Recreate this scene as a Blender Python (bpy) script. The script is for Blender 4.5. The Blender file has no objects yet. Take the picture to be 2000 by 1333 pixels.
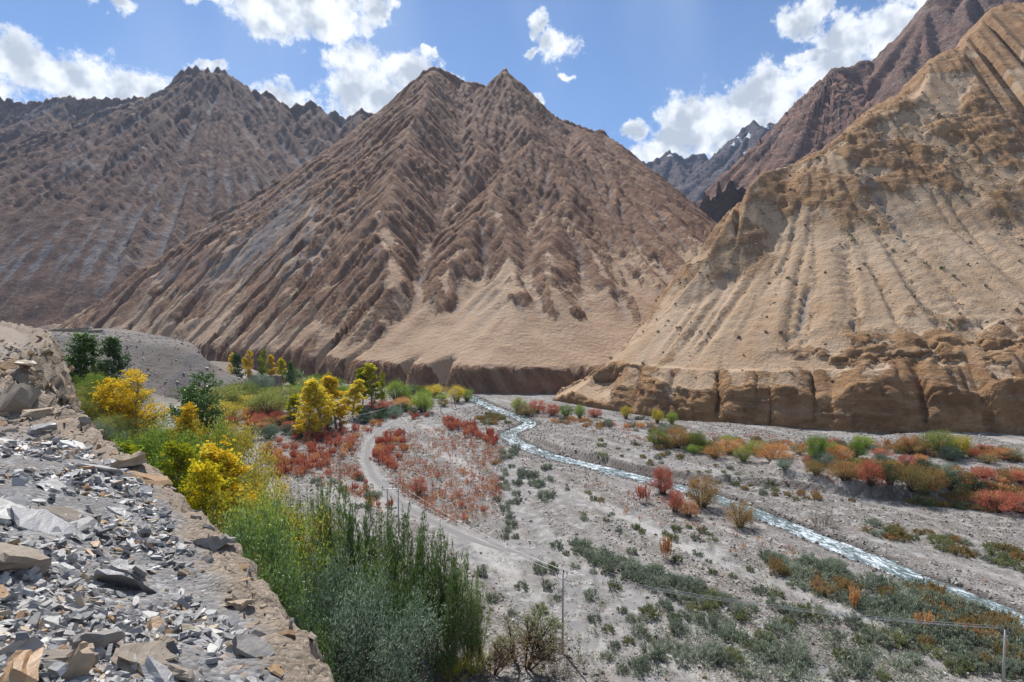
import bpy, bmesh, math, random
import numpy as np
from mathutils import Vector, Matrix

random.seed(11)
rng = np.random.default_rng(11)
R = math.radians
scene = bpy.context.scene
col = scene.collection

# ------------------------------------------------------------------ camera
F_PX = 1110.0          # focal length in pixels of the 2000 px wide photograph
CAM_Z = 30.0           # camera stands 30 m above the river bed
PITCH = R(-2.43)
cam_data = bpy.data.cameras.new('camera')
cam = bpy.data.objects.new('camera', cam_data)
col.objects.link(cam)
cam_data.sensor_width = 36.0
cam_data.lens = 36.0 * F_PX / 2000.0
cam_data.clip_start = 0.1
cam_data.clip_end = 20000
cam.location = (0, 0, CAM_Z)
cam.rotation_euler = (R(90) + PITCH, 0, 0)
scene.camera = cam

# ------------------------------------------------------------------ light
SUN_EL, SUN_AZ = R(53), R(-22)      # azimuth from +y (view direction) towards +x
sun_data = bpy.data.lights.new('sun', 'SUN')
sun_data.energy = 4.6
sun_data.angle = R(0.6)
sun_data.color = (1.0, 0.965, 0.92)
sun = bpy.data.objects.new('sun', sun_data)
col.objects.link(sun)
sdir = Vector((math.sin(SUN_AZ) * math.cos(SUN_EL), math.cos(SUN_AZ) * math.cos(SUN_EL), math.sin(SUN_EL)))
sun.rotation_euler = sdir.to_track_quat('Z', 'Y').to_euler()
sun.location = sdir * 500

scene.view_settings.view_transform = 'Standard'
scene.view_settings.look = 'None'
scene.view_settings.gamma = 1
scene.view_settings.exposure = 0.42
scene.view_settings.use_curve_mapping = False
scene.cycles.use_denoising = True
scene.cycles.max_bounces = 5
scene.cycles.diffuse_bounces = 2
scene.cycles.glossy_bounces = 2
scene.cycles.transmission_bounces = 3
scene.cycles.transparent_max_bounces = 6
scene.cycles.volume_bounces = 0
scene.cycles.use_adaptive_sampling = True
scene.cycles.adaptive_threshold = 0.01
scene.cycles.sample_clamp_indirect = 6


# ------------------------------------------------------------------ node helpers
class NT:
    def __init__(self, tree):
        self.t = tree
        self.n = tree.nodes
        self.l = tree.links

    def node(self, typ, ins=None, **props):
        nd = self.n.new(typ)
        for k, v in props.items():
            setattr(nd, k, v)
        for k, v in (ins or {}).items():
            self.put(nd.inputs[k], v)
        return nd

    def put(self, sock, v):
        if isinstance(v, bpy.types.NodeSocket):
            self.l.new(v, sock)
        elif isinstance(v, bpy.types.Node):
            self.l.new(v.outputs[0], sock)
        else:
            if isinstance(v, (tuple, list)) and len(v) == 3 and sock.type == 'RGBA':
                v = (*v, 1)
            sock.default_value = v

    def math(self, op, a, b=None, c=None, clamp=False):
        nd = self.n.new('ShaderNodeMath')
        nd.operation = op
        nd.use_clamp = clamp
        for i, v in enumerate((a, b, c)):
            if v is not None:
                self.put(nd.inputs[i], v)
        return nd.outputs[0]

    def vmath(self, op, a, b=None, out=0):
        nd = self.n.new('ShaderNodeVectorMath')
        nd.operation = op
        self.put(nd.inputs[0], a)
        if b is not None:
            if op == 'SCALE':
                self.put(nd.inputs['Scale'], b)
            else:
                self.put(nd.inputs[1], b)
        return nd.outputs[out]

    def mix(self, f, a, b, blend='MIX'):
        nd = self.n.new('ShaderNodeMix')
        nd.data_type = 'RGBA'
        nd.blend_type = blend
        nd.clamp_factor = True
        self.put(nd.inputs[0], f)
        self.put(nd.inputs[6], a)
        self.put(nd.inputs[7], b)
        return nd.outputs[2]

    def noise(self, vec, scale, detail=4, rough=0.55, dist=0.0, dims='3D'):
        nd = self.n.new('ShaderNodeTexNoise')
        nd.noise_dimensions = dims
        self.put(nd.inputs['Vector'], vec)
        self.put(nd.inputs['Scale'], scale)
        nd.inputs['Detail'].default_value = detail
        nd.inputs['Roughness'].default_value = rough
        nd.inputs['Distortion'].default_value = dist
        return nd.outputs[0]

    def ss(self, v, a, b, lo=0.0, hi=1.0):
        nd = self.n.new('ShaderNodeMapRange')
        nd.interpolation_type = 'SMOOTHSTEP'
        self.put(nd.inputs[0], v)
        nd.inputs[1].default_value = a
        nd.inputs[2].default_value = b
        nd.inputs[3].default_value = lo
        nd.inputs[4].default_value = hi
        return nd.outputs[0]

    def attr(self, name):
        nd = self.n.new('ShaderNodeAttribute')
        nd.attribute_name = name
        return nd.outputs['Fac']


def srgb(r, g, b):
    f = lambda c: (c / 255 / 12.92) if c / 255 <= 0.04045 else ((c / 255 + 0.055) / 1.055) ** 2.4
    return (f(r), f(g), f(b), 1.0)


def new_mat(name):
    m = bpy.data.materials.new(name)
    m.use_nodes = True
    m.node_tree.nodes.clear()
    nt = NT(m.node_tree)
    out = nt.node('ShaderNodeOutputMaterial')
    return m, nt, out


def px_dir(px, py):
    X = (px - 1000.0) / F_PX
    Y = (666.5 - py) / F_PX
    c, s = math.cos(PITCH), math.sin(PITCH)
    return np.array([X, c - Y * s, s + Y * c])


def at(px, py, D):
    """world point seen at photo pixel (px, py) at forward distance D"""
    d = px_dir(px, py)
    return np.array([0, 0, CAM_Z]) + d * (D / d[1])


def on_z(px, py, z=0.0):
    d = px_dir(px, py)
    return np.array([0, 0, CAM_Z]) + d * ((z - CAM_Z) / d[2])


# ------------------------------------------------------------------ world: sky and clouds
world = bpy.data.worlds.new('World')
scene.world = world
world.use_nodes = True
world.node_tree.nodes.clear()
W = NT(world.node_tree)
wout = W.node('ShaderNodeOutputWorld')
sky = W.node('ShaderNodeTexSky', sky_type='NISHITA', sun_disc=False)
sky.sun_elevation = SUN_EL
sky.sun_rotation = SUN_AZ
sky.altitude = 3400
sky.air_density = 1.25
sky.dust_density = 0.9
sky.ozone_density = 2.2
tc = W.node('ShaderNodeTexCoord')
dirv = tc.outputs['Generated']
# clouds live on a flat-ish layer of directions: (azimuth, elevation) in degrees
sep = W.node('ShaderNodeSeparateXYZ', {0: dirv})
az = W.math('MULTIPLY', W.math('ARCTAN2', sep.outputs[0], sep.outputs[1]), 180 / math.pi)
el = W.math('MULTIPLY', W.math('ARCSINE', sep.outputs[2]), 180 / math.pi)
ae0 = W.node('ShaderNodeCombineXYZ', {0: az, 1: el, 2: 0.0}).outputs[0]


def blob(px, py, rx, ry):
    d = px_dir(px, py)
    a = math.degrees(math.atan2(d[0], d[1]))
    e = math.degrees(math.asin(d[2] / np.linalg.norm(d)))
    k = 57.3 / F_PX * (d[1] / np.linalg.norm(d))
    return (a, e, rx * k * 1.1, ry * k * 1.12)


# (px, py, radius x, radius y) of the lobes of every cloud
cloud_lobes = [
    (20, 125, 95, 66), (150, 160, 130, 62), (275, 178, 90, 42), (-90, 120, 130, 90),
    (215, 6, 42, 14), (395, -10, 60, 22), (530, 15, 105, 62), (640, 25, 105, 60), (740, 22, 42, 26),
    (412, 132, 36, 12), (548, 192, 68, 32),
    (690, 130, 66, 50), (720, 190, 100, 66), (815, 155, 88, 46), (832, 103, 22, 9),
    (1056, 62, 24, 34), (1090, 100, 50, 26), (1040, 108, 22, 10), (1102, 150, 18, 9), (1050, 188, 20, 14),
    (1230, 245, 34, 17), (1310, 285, 95, 38), (1380, 230, 105, 58), (1500, 195, 110, 66), (1450, 275, 120, 46), (1620, 150, 110, 66),
    (1575, 32, 46, 34), (1650, 66, 66, 40), (1760, 65, 120, 66), (1585, 108, 46, 12), (1850, -30, 120, 60),
]
nwarp = W.node('ShaderNodeTexNoise', {'Vector': ae0, 'Scale': 0.22, 'Detail': 4.0, 'Roughness': 0.62})
wv = W.vmath('SCALE', W.vmath('SUBTRACT', nwarp.outputs['Color'], (0.5, 0.5, 0.5)), 4.2)
ae = W.vmath('ADD', ae0, wv)
best = None
for (a, e, rx, ry) in [blob(*b) for b in cloud_lobes]:
    q = W.vmath('MULTIPLY', W.vmath('SUBTRACT', ae, (a, e, 0)), (1 / rx, 1 / ry, 0))
    ln = W.vmath('LENGTH', q, out=1)
    v = W.math('SUBTRACT', 1.0, ln)
    # carry the height inside the lobe along for shading
    best = v if best is None else W.math('MAXIMUM', best, v)
# the same fair-weather cumulus goes on all round the sky outside the traced clouds
gen = W.noise(W.vmath('MULTIPLY', ae0, (1.0, 1.9, 1.0)), 0.035, 2, 0.5)
outside = W.math('MAXIMUM', W.ss(W.math('ABSOLUTE', az), 42, 55), W.ss(el, 31, 42))
genv = W.math('SUBTRACT', W.math('MULTIPLY', W.math('SUBTRACT', gen, 0.53), 7.0), W.math('MULTIPLY', W.math('SUBTRACT', 1.0, outside), 5.0))
best = W.math('MAXIMUM', best, genv)
fine = W.noise(ae0, 0.62, 8, 0.66, 0.0)
dens = W.math('ADD', best, W.math('MULTIPLY', W.math('SUBTRACT', fine, 0.5), 1.9))
alpha = W.ss(dens, 0.0, 0.5)
thick = W.ss(best, 0.05, 0.6)
puff = W.noise(W.vmath('ADD', ae0, (0, -0.5, 0)), 0.33, 3, 0.55)
grey = W.math('MULTIPLY', thick, W.ss(puff, 0.38, 0.60), clamp=True)
ccol = W.mix(grey, (0.82, 0.84, 0.87), (0.42, 0.46, 0.52))
# thin veil of high cirrus
veil = W.noise(W.vmath('MULTIPLY', ae0, (1.0, 0.35, 1.0)), 0.07, 2, 0.5)
veilf = W.ss(veil, 0.42, 0.75, 0.0, 0.30)
skyb = W.vmath('MULTIPLY', sky.outputs[0], (0.078, 0.087, 0.098))
skyv = W.mix(veilf, skyb, (0.46, 0.56, 0.70))
final = W.mix(alpha, skyv, ccol)
bg = W.node('ShaderNodeBackground', {'Color': final, 'Strength': 1.0})
W.l.new(bg.outputs[0], wout.inputs[0])
world.cycles.sampling_method = 'MANUAL'
world.cycles.sample_map_resolution = 512


# ------------------------------------------------------------------ numpy noise
_perm = np.arange(256)
np.random.default_rng(5).shuffle(_perm)
_perm = np.concatenate([_perm, _perm, _perm]).astype(np.int32)
_g = np.random.default_rng(6).normal(size=(256, 3)).astype(np.float32)
_g /= np.linalg.norm(_g, axis=1)[:, None]


def pn(x, y, z=None):
    """Perlin gradient noise, about -0.7..0.7"""
    x = np.asarray(x, np.float32)
    y = np.asarray(y, np.float32)
    z = np.zeros_like(x) if z is None else np.asarray(z, np.float32)
    xi, yi, zi = np.floor(x), np.floor(y), np.floor(z)
    xf, yf, zf = x - xi, y - yi, z - zi
    xi = xi.astype(np.int32) & 255
    yi = yi.astype(np.int32) & 255
    zi = zi.astype(np.int32) & 255
    fu = lambda t: t * t * t * (t * (t * 6 - 15) + 10)
    u, v, w = fu(xf), fu(yf), fu(zf)
    res = 0
    for dx in (0, 1):
        a = _perm[xi + dx]
        wx = u if dx else 1 - u
        for dy in (0, 1):
            b = _perm[a + yi + dy]
            wy = v if dy else 1 - v
            for dz in (0, 1):
                h = _perm[b + zi + dz]
                g = _g[h]
                wz = w if dz else 1 - w
                res = res + wx * wy * wz * (g[..., 0] * (xf - dx) + g[..., 1] * (yf - dy) + g[..., 2] * (zf - dz))
    return res


def fbm(x, y, z=None, octv=5, gain=0.5, lac=2.03):
    s, a, f = 0, 1.0, 1.0
    for i in range(octv):
        s = s + a * pn(x * f + 17.3 * i, y * f - 9.1 * i, None if z is None else z * f + 3.7 * i)
        a *= gain
        f *= lac
    return s


def ridged(x, y, z=None, octv=5, gain=0.5, lac=2.03):
    """0..1-ish, crests at 1"""
    s, a, f, tot = 0, 1.0, 1.0, 0
    for i in range(octv):
        s = s + a * (1 - 2.2 * np.abs(pn(x * f + 11.3 * i, y * f - 5.1 * i, None if z is None else z * f + 2.7 * i)))
        tot += a
        a *= gain
        f *= lac
    return s / tot


def sst(a, b, x):
    t = np.clip((x - a) / (b - a), 0, 1)
    return t * t * (3 - 2 * t)


def resample(P, step):
    P = np.asarray(P, float)
    seg = np.linalg.norm(np.diff(P[:, :2], axis=0), axis=1)
    t = np.concatenate([[0], np.cumsum(seg)])
    n = max(2, int(t[-1] / step) + 1)
    tt = np.linspace(0, t[-1], n)
    return np.stack([np.interp(tt, t, P[:, k]) for k in range(P.shape[1])], 1)


def smooth_curve(P, step, it=3):
    P = resample(P, step)
    for _ in range(it):
        Q = P.copy()
        Q[1:-1] = 0.25 * P[:-2] + 0.5 * P[1:-1] + 0.25 * P[2:]
        P = Q
    return P


def seg_dist(X, Y, P, signed=False):
    """distance of every (X,Y) to polyline P[:, :2]; also arc length t, index param and side sign (+ = right of travel)"""
    best = np.full(X.shape, 1e9)
    T = np.zeros(X.shape)
    S = np.ones(X.shape)
    acc = 0.0
    for i in range(len(P) - 1):
        ax, ay = P[i, 0], P[i, 1]
        dx, dy = P[i + 1, 0] - ax, P[i + 1, 1] - ay
        L2 = dx * dx + dy * dy + 1e-9
        k = np.clip(((X - ax) * dx + (Y - ay) * dy) / L2, 0, 1)
        ex, ey = X - (ax + k * dx), Y - (ay + k * dy)
        d = ex * ex + ey * ey
        m = d < best
        best = np.where(m, d, best)
        T = np.where(m, acc + k * math.sqrt(L2), T)
        if signed:
            S = np.where(m, np.where(dx * ey - dy * ex > 0, -1.0, 1.0), S)
        acc += math.sqrt(L2)
    return np.sqrt(best), T, S


def cone_env(X, Y, P, gfun):
    """upper envelope of h(t) - g(distance) along the ridge line P (x,y,z)"""
    out = np.full(X.shape, -1e9)
    dmin = np.full(X.shape, 1e9)
    for i in range(len(P) - 1):
        ax, ay, az_ = P[i]
        dx, dy, dz = P[i + 1] - P[i]
        L2 = dx * dx + dy * dy + 1e-9
        k = np.clip(((X - ax) * dx + (Y - ay) * dy) / L2, 0, 1)
        d = np.hypot(X - (ax + k * dx), Y - (ay + k * dy))
        out = np.maximum(out, az_ + k * dz - gfun(d))
        dmin = np.minimum(dmin, d)
    return out, dmin


def smax(a, b, k):
    h = np.clip(0.5 + 0.5 * (a - b) / k, 0, 1)
    return b * (1 - h) + a * h + k * h * (1 - h)


def smin(a, b, k):
    return -smax(-a, -b, k)


def erode(Z, cell, batches=8, n=40000, steps=50, rate=0.3, seed=1, cap=4.0, mask=None):
    """droplet erosion run on many drops at once; Z in metres on a grid of the given cell"""
    r = np.random.default_rng(seed)
    H = (Z / cell).astype(np.float64)
    ny, nx = H.shape
    for b in range(batches):
        px = r.uniform(2, nx - 3, n)
        py = r.uniform(2, ny - 3, n)
        dx = np.zeros(n); dy = np.zeros(n)
        vel = np.ones(n); wat = np.ones(n); sed = np.zeros(n)
        for s in range(steps):
            ix = px.astype(int); iy = py.astype(int)
            fx = px - ix; fy = py - iy
            i0 = iy * nx + ix
            Hf = H.ravel()
            h00 = Hf[i0]; h10 = Hf[i0 + 1]; h01 = Hf[i0 + nx]; h11 = Hf[i0 + nx + 1]
            gx = (h10 - h00) * (1 - fy) + (h11 - h01) * fy
            gy = (h01 - h00) * (1 - fx) + (h11 - h10) * fx
            h = h00 * (1 - fx) * (1 - fy) + h10 * fx * (1 - fy) + h01 * (1 - fx) * fy + h11 * fx * fy
            dx = dx * 0.1 - gx * 0.9
            dy = dy * 0.1 - gy * 0.9
            ln = np.hypot(dx, dy) + 1e-9
            dx /= ln; dy /= ln
            nxp = np.clip(px + dx, 1, nx - 3); nyp = np.clip(py + dy, 1, ny - 3)
            jx = nxp.astype(int); jy = nyp.astype(int)
            kx = nxp - jx; ky = nyp - jy
            j0 = jy * nx + jx
            hn = Hf[j0] * (1 - kx) * (1 - ky) + Hf[j0 + 1] * kx * (1 - ky) + Hf[j0 + nx] * (1 - kx) * ky + Hf[j0 + nx + 1] * kx * ky
            dh = hn - h
            c = np.maximum(-dh, 0.02) * vel * wat * cap
            dep = np.where(dh > 0, np.minimum(dh, sed), np.where(sed > c, (sed - c) * 0.3, 0))
            ero = np.where((dh <= 0) & (sed <= c), np.minimum((c - sed) * rate * 0.1, -dh * 0.25), 0)
            amt = dep - ero
            sed = sed - amt
            if mask is not None:
                amt = amt * mask.ravel()[i0]
            add = np.bincount(np.concatenate([i0, i0 + 1, i0 + nx, i0 + nx + 1]),
                              np.concatenate([amt * (1 - fx) * (1 - fy), amt * fx * (1 - fy), amt * (1 - fx) * fy, amt * fx * fy]), minlength=H.size)
            H = H + np.clip(add, -0.35, 0.35).reshape(H.shape)
            vel = np.sqrt(np.maximum(vel * vel - dh * 0.8, 0.05))
            vel = np.minimum(vel, 4)
            wat *= 0.975
            px, py = nxp, nyp
    return H * cell


def bilin(Z, x0, y0, cell, X, Y):
    fx = np.clip((X - x0) / cell, 0, Z.shape[1] - 1.001)
    fy = np.clip((Y - y0) / cell, 0, Z.shape[0] - 1.001)
    ix, iy = fx.astype(int), fy.astype(int)
    fx, fy = fx - ix, fy - iy
    return Z[iy, ix] * (1 - fx) * (1 - fy) + Z[iy, ix + 1] * fx * (1 - fy) + Z[iy + 1, ix] * (1 - fx) * fy + Z[iy + 1, ix + 1] * fx * fy


def fall_ribs(Zs, x0, y0, cell, X, Y, size, length, seed=0.0, octv=3):
    """noise smeared along the line of steepest slope: ribs and chutes that run straight down; mean 0, deviation 1"""
    gy, gx = np.gradient(Zs, cell)
    ln = np.hypot(gx, gy) + 0.03
    gx, gy = gx / ln, gy / ln
    N0 = fbm(X / size + seed, Y / size - seed, octv=octv, gain=0.55)
    acc = N0.copy()
    n = max(3, int(length / (size * 0.35)))
    step = length / n
    wsum = 1.0
    for sg in (1, -1):
        PX, PY = X.astype(float), Y.astype(float)
        for k in range(n):
            a = bilin(gx, x0, y0, cell, PX, PY)
            b = bilin(gy, x0, y0, cell, PX, PY)
            PX = PX + sg * step * a
            PY = PY + sg * step * b
            w = 1 - k / n * 0.6
            acc += w * bilin(N0, x0, y0, cell, PX, PY)
            wsum += w
    acc -= acc.mean()
    return acc / acc.std()


def blur(Z, it=1):
    for _ in range(it):
        P = np.pad(Z, 1, mode='edge')
        Z = (P[1:-1, 1:-1] * 4 + P[:-2, 1:-1] * 2 + P[2:, 1:-1] * 2 + P[1:-1, :-2] * 2 + P[1:-1, 2:] * 2 + P[:-2, :-2] + P[:-2, 2:] + P[2:, :-2] + P[2:, 2:]) / 16
    return Z


def grid_normals(X, Y, Z):
    P = np.stack([X, Y, Z], -1)
    du = np.gradient(P, axis=1)
    dv = np.gradient(P, axis=0)
    n = np.cross(du, dv)
    return n / (np.linalg.norm(n, axis=-1)[..., None] + 1e-9)


def raw_mesh(name, V, faces_flat, starts, smooth=True):
    me = bpy.data.meshes.new(name)
    V = np.ascontiguousarray(V, np.float32)
    me.vertices.add(len(V))
    me.vertices.foreach_set('co', V.ravel())
    faces_flat = np.ascontiguousarray(faces_flat, np.int32)
    me.loops.add(len(faces_flat))
    me.loops.foreach_set('vertex_index', faces_flat)
    me.polygons.add(len(starts))
    me.polygons.foreach_set('loop_start', np.ascontiguousarray(starts, np.int32))
    if smooth:
        me.polygons.foreach_set('use_smooth', np.ones(len(starts), bool))
    else:
        me.polygons.foreach_set('use_smooth', np.zeros(len(starts), bool))
    me.update(calc_edges=True)
    return me


def set_attr(me, name, arr):
    a = me.attributes.new(name, 'FLOAT', 'POINT')
    a.data.foreach_set('value', np.ascontiguousarray(arr, np.float32).ravel())


def link(name, me, mat, parent=None, loc=None):
    o = bpy.data.objects.new(name, me)
    if mat is not None and me is not None and len(me.materials) == 0:
        me.materials.append(mat)
    if loc is not None:
        o.location = loc
    if parent is not None:
        o.parent = parent
    col.objects.link(o)
    return o


def grid_obj(name, X, Y, Z, mat, attrs=None, smooth=True, cut=None):
    ny, nx = X.shape
    V = np.stack([X, Y, Z], -1).reshape(-1, 3)
    i = np.arange(ny * nx).reshape(ny, nx)
    q = np.stack([i[:-1, :-1], i[:-1, 1:], i[1:, 1:], i[1:, :-1]], -1).reshape(-1, 4)
    if cut is not None:
        keep = cut.reshape(-1)[q].any(1)
        q = q[keep]
        used = np.zeros(len(V), bool)
        used[q.ravel()] = True
        remap = np.cumsum(used) - 1
        q = remap[q]
        V = V[used]
    else:
        used = slice(None)
    me = raw_mesh(name, V, q.ravel(), np.arange(len(q)) * 4, smooth)
    for k, a in (attrs or {}).items():
        set_attr(me, k, a.reshape(-1)[used])
    o = link(name, me, mat)
    return o


def tag(o, label=None, cat=None, group=None, kind=None):
    if label:
        o['label'] = label
    if cat:
        o['category'] = cat
    if group:
        o['group'] = group
    if kind or label:
        o['kind'] = kind or 'thing'
    return o


# ------------------------------------------------------------------ terrain materials
def rock_material(name, scree, scree2, rock, rock2, grey, scale=1.0, bump=1.0, speck=0.5, snow=False, dip=(1.0, 0.0)):
    """scree / rock / grey shale mixed by the masks 'rock' and 'grey' of the mesh; scale = size of the detail"""
    m, nt, out = new_mat(name)
    geo = nt.node('ShaderNodeNewGeometry')
    p = nt.vmath('SCALE', geo.outputs['Position'], 1.0 / scale)
    big = nt.noise(p, 0.020, 5, 0.6)
    mid = nt.noise(p, 0.11, 7, 0.62, 0.3)
    fin = nt.noise(p, 0.75, 6, 0.65)
    sp_ = nt.node('ShaderNodeSeparateXYZ', {0: p})
    ca, sa = dip
    along = nt.math('SUBTRACT', nt.math('MULTIPLY', sp_.outputs[0], ca * 0.05), nt.math('MULTIPLY', sp_.outputs[2], sa * 0.05))
    across = nt.math('ADD', nt.math('MULTIPLY', sp_.outputs[0], sa * 0.36), nt.math('MULTIPLY', sp_.outputs[2], ca * 0.36))
    strata = nt.noise(nt.node('ShaderNodeCombineXYZ', {0: along, 1: nt.math('MULTIPLY', sp_.outputs[1], 0.05), 2: across}).outputs[0], 1.0, 6, 0.68, 0.8)
    c_s = nt.mix(nt.ss(big, 0.35, 0.65), scree, scree2)
    c_s = nt.mix(nt.ss(mid, 0.42, 0.7, 0, 0.45), c_s, rock)
    c_r = nt.mix(nt.ss(mid, 0.33, 0.66), rock2, rock)
    c_r = nt.mix(nt.ss(strata, 0.45, 0.66, 0, 0.35), c_r, scree)
    rm = nt.math('ADD', nt.attr('rock'), nt.math('MULTIPLY', nt.math('SUBTRACT', mid, 0.5), 1.1))
    rm = nt.math('ADD', rm, nt.math('MULTIPLY', nt.math('SUBTRACT', fin, 0.5), 1.1))
    rm = nt.ss(rm, 0.30, 0.70)
    c = nt.mix(rm, c_s, c_r)
    gm = nt.math('ADD', nt.attr('grey'), nt.math('MULTIPLY', nt.math('SUBTRACT', mid, 0.5), 0.8))
    c = nt.mix(nt.ss(gm, 0.3, 0.75, 0, 0.85), c, grey)
    # stones and small dark holes
    sp = nt.ss(fin, 0.60, 0.72, 0, speck)
    c = nt.mix(sp, c, nt.mix(0.62, c, (0.02, 0.016, 0.012)))
    sp2 = nt.ss(fin, 0.40, 0.30, 0, speck * 0.6)
    c = nt.mix(sp2, c, nt.mix(0.45, c, (0.6, 0.56, 0.5)))
    if snow:
        sn = nt.math('ADD', nt.attr('snow'), nt.math('MULTIPLY', nt.math('SUBTRACT', mid, 0.5), 1.0))
        c = nt.mix(nt.ss(sn, 0.62, 0.7), c, (0.85, 0.87, 0.9))
    bs = nt.node('ShaderNodeBsdfPrincipled', {'Base Color': c, 'Roughness': 0.93, 'Specular IOR Level': 0.15})
    hgt = nt.math('ADD', nt.math('MULTIPLY', mid, 1.6), nt.math('MULTIPLY', fin, 0.9))
    hgt = nt.math('ADD', hgt, nt.math('MULTIPLY', nt.math('MULTIPLY', strata, rm), 1.2))
    bp = nt.node('ShaderNodeBump', {'Strength': 0.9 * min(bump, 1.0), 'Distance': 1.0 * scale * bump, 'Height': hgt})
    nt.l.new(bp.outputs[0], bs.inputs['Normal'])
    nt.l.new(bs.outputs[0], out.inputs[0])
    return m

# ================================================================== MOUNTAINS
def L3(pts):
    return np.array([at(*p) for p in pts])


def jag(P, step, amp, seed=0, freq=1.0):
    """resample a crest and give it small pinnacles"""
    Q = resample(P, step)
    t = np.arange(len(Q)) * step
    Q[:, 2] += amp * (ridged(t * 0.022 * freq + seed, t * 0 + seed, octv=5, gain=0.7) - 0.3)
    return Q


def base_grid(x0, x1, y0, y1, cell):
    xs = np.arange(x0, x1 + cell, cell)
    ys = np.arange(y0, y1 + cell, cell)
    return np.meshgrid(xs, ys)


def slope_of(Z, cell):
    gy, gx = np.gradient(Z, cell)
    return np.hypot(gx, gy)


# ---- middle mountain: pyramid with two summits standing behind the river
cell = 1.75
MX0, MX1, MY0, MY1 = -600, 330, 196, 860
X, Y = base_grid(MX0, MX1, MY0, MY1, cell)
crest = L3([(-150, 668, 520), (20, 655, 520), (110, 638, 520), (200, 592, 530), (330, 502, 550), (420, 432, 570), (520, 376, 605), (640, 302, 670), (735, 240, 730),
            (775, 205, 770), (800, 184, 790), (825, 146, 800), (845, 138, 805), (870, 143, 805), (905, 165, 805), (935, 170, 805), (952, 178, 805), (972, 155, 800),
            (980, 148, 800), (986, 136, 798), (997, 152, 795), (1020, 180, 790), (1050, 215, 785), (1090, 238, 775), (1130, 250, 765), (1165, 262, 760), (1180, 262, 755),
            (1215, 300, 745), (1260, 335, 730), (1330, 390, 700), (1400, 450, 660), (1450, 500, 640), (1560, 600, 600)])
base_mid = smooth_curve(np.array([(-600, 470), (-470, 470), (-400, 470), (-330, 440), (-240, 400), (-190, 350), (-120, 296), (-95, 272), (-70, 250), (-44, 236), (-24, 224), (-5, 218), (12, 220), (30, 226), (60, 235), (110, 240), (200, 245), (330, 260)], float), 6, 2)
wx = X + 9 * fbm(X / 60, Y / 60, octv=3) 
wy = Y + 9 * fbm(X / 60 + 50, Y / 60, octv=3)
zc, dc = cone_env(X, Y, jag(crest, 3.5, 9, 3, 2.0), lambda d: 0.8 * np.minimum(d, 5) + 1.12 * d)
cap, _ = cone_env(X * 2.3, Y, jag(crest, 14, 0) * np.array([2.3, 1, 1]), lambda d: 0.56 * d)
vb, tb, sb = seg_dist(X, Y, base_mid, True)
v = -sb * vb                                  # >0 on the mountain side (curve runs left to right)
floor = 8.5 + 0.44 * np.maximum(v, 0) + 0.00028 * np.maximum(v, 0) ** 2
z = np.minimum(floor, cap)
spurs = [
    # big brown buttress under the summit
    ([(845, 138, 800), (820, 215, 640), (800, 270, 560), (778, 340, 470), (760, 400, 415), (745, 450, 370), (752, 500, 338), (775, 545, 312)], 0.95),
    # spur from the shoulder, ending in the rocky nose above the fans
    ([(1042, 288, 560), (1000, 340, 500), (960, 385, 440), (930, 440, 390), (900, 490, 352), (870, 545, 318), (850, 590, 298), (815, 640, 278)], 0.85),
    ([(960, 385, 440), (985, 450, 375), (990, 520, 325), (985, 590, 290), (960, 640, 270)], 0.85),
    ([(1042, 288, 560), (1080, 345, 500), (1110, 410, 425), (1140, 470, 370), (1190, 530, 330), (1240, 590, 300), (1270, 640, 280)], 0.85),
    ([(1110, 410, 425), (1085, 480, 350), (1075, 550, 308), (1085, 610, 280)], 0.9),
    ([(1042, 288, 560), (1110, 318, 545), (1200, 365, 500), (1280, 410, 455), (1340, 450, 420), (1390, 500, 390), (1420, 560, 360)], 0.85),
    ([(1200, 365, 500), (1230, 430, 430), (1270, 490, 380), (1320, 545, 345)], 0.9),
    # left face ribs
    ([(735, 240, 730), (700, 300, 620), (660, 350, 540), (625, 400, 480), (600, 440, 440)], 0.8),
    ([(640, 302, 670), (600, 370, 560), (550, 430, 490), (520, 480, 450), (505, 520, 425)], 0.8),
    ([(520, 376, 605), (490, 440, 530), (450, 500, 480), (420, 560, 445), (405, 620, 425)], 0.8),
    ([(420, 432, 570), (380, 510, 510), (330, 570, 480), (300, 625, 465)], 0.8),
    ([(330, 502, 550), (270, 580, 500), (240, 630, 480)], 0.8),
    ([(800, 184, 790), (760, 270, 620), (715, 340, 520), (690, 400, 455), (670, 450, 420)], 0.8),
    ([(600, 560, 395), (560, 620, 360), (540, 670, 330)], 0.8),
    ([(690, 560, 350), (660, 620, 320), (640, 680, 290)], 0.7),
    ([(905, 165, 800), (925, 230, 690), (930, 300, 580), (900, 360, 500), (880, 420, 440)], 0.85),
    ([(986, 138, 795), (1000, 200, 730), (1030, 250, 640)], 0.9),
    ([(1130, 250, 765), (1120, 285, 690), (1160, 330, 600)], 0.9),
]
for i, (pts, sl) in enumerate(spurs):
    P = jag(L3(pts), 6, 3.0, i * 3.1, 0.9)
    zz, _ = cone_env(wx, wy, P, lambda d, s=sl: s * np.sqrt(d * d + 9) - 3 * s)
    z = smax(z, zz, 5.0)
z = np.minimum(z, np.maximum(cap, zc))
z = np.maximum(z, zc)
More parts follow.
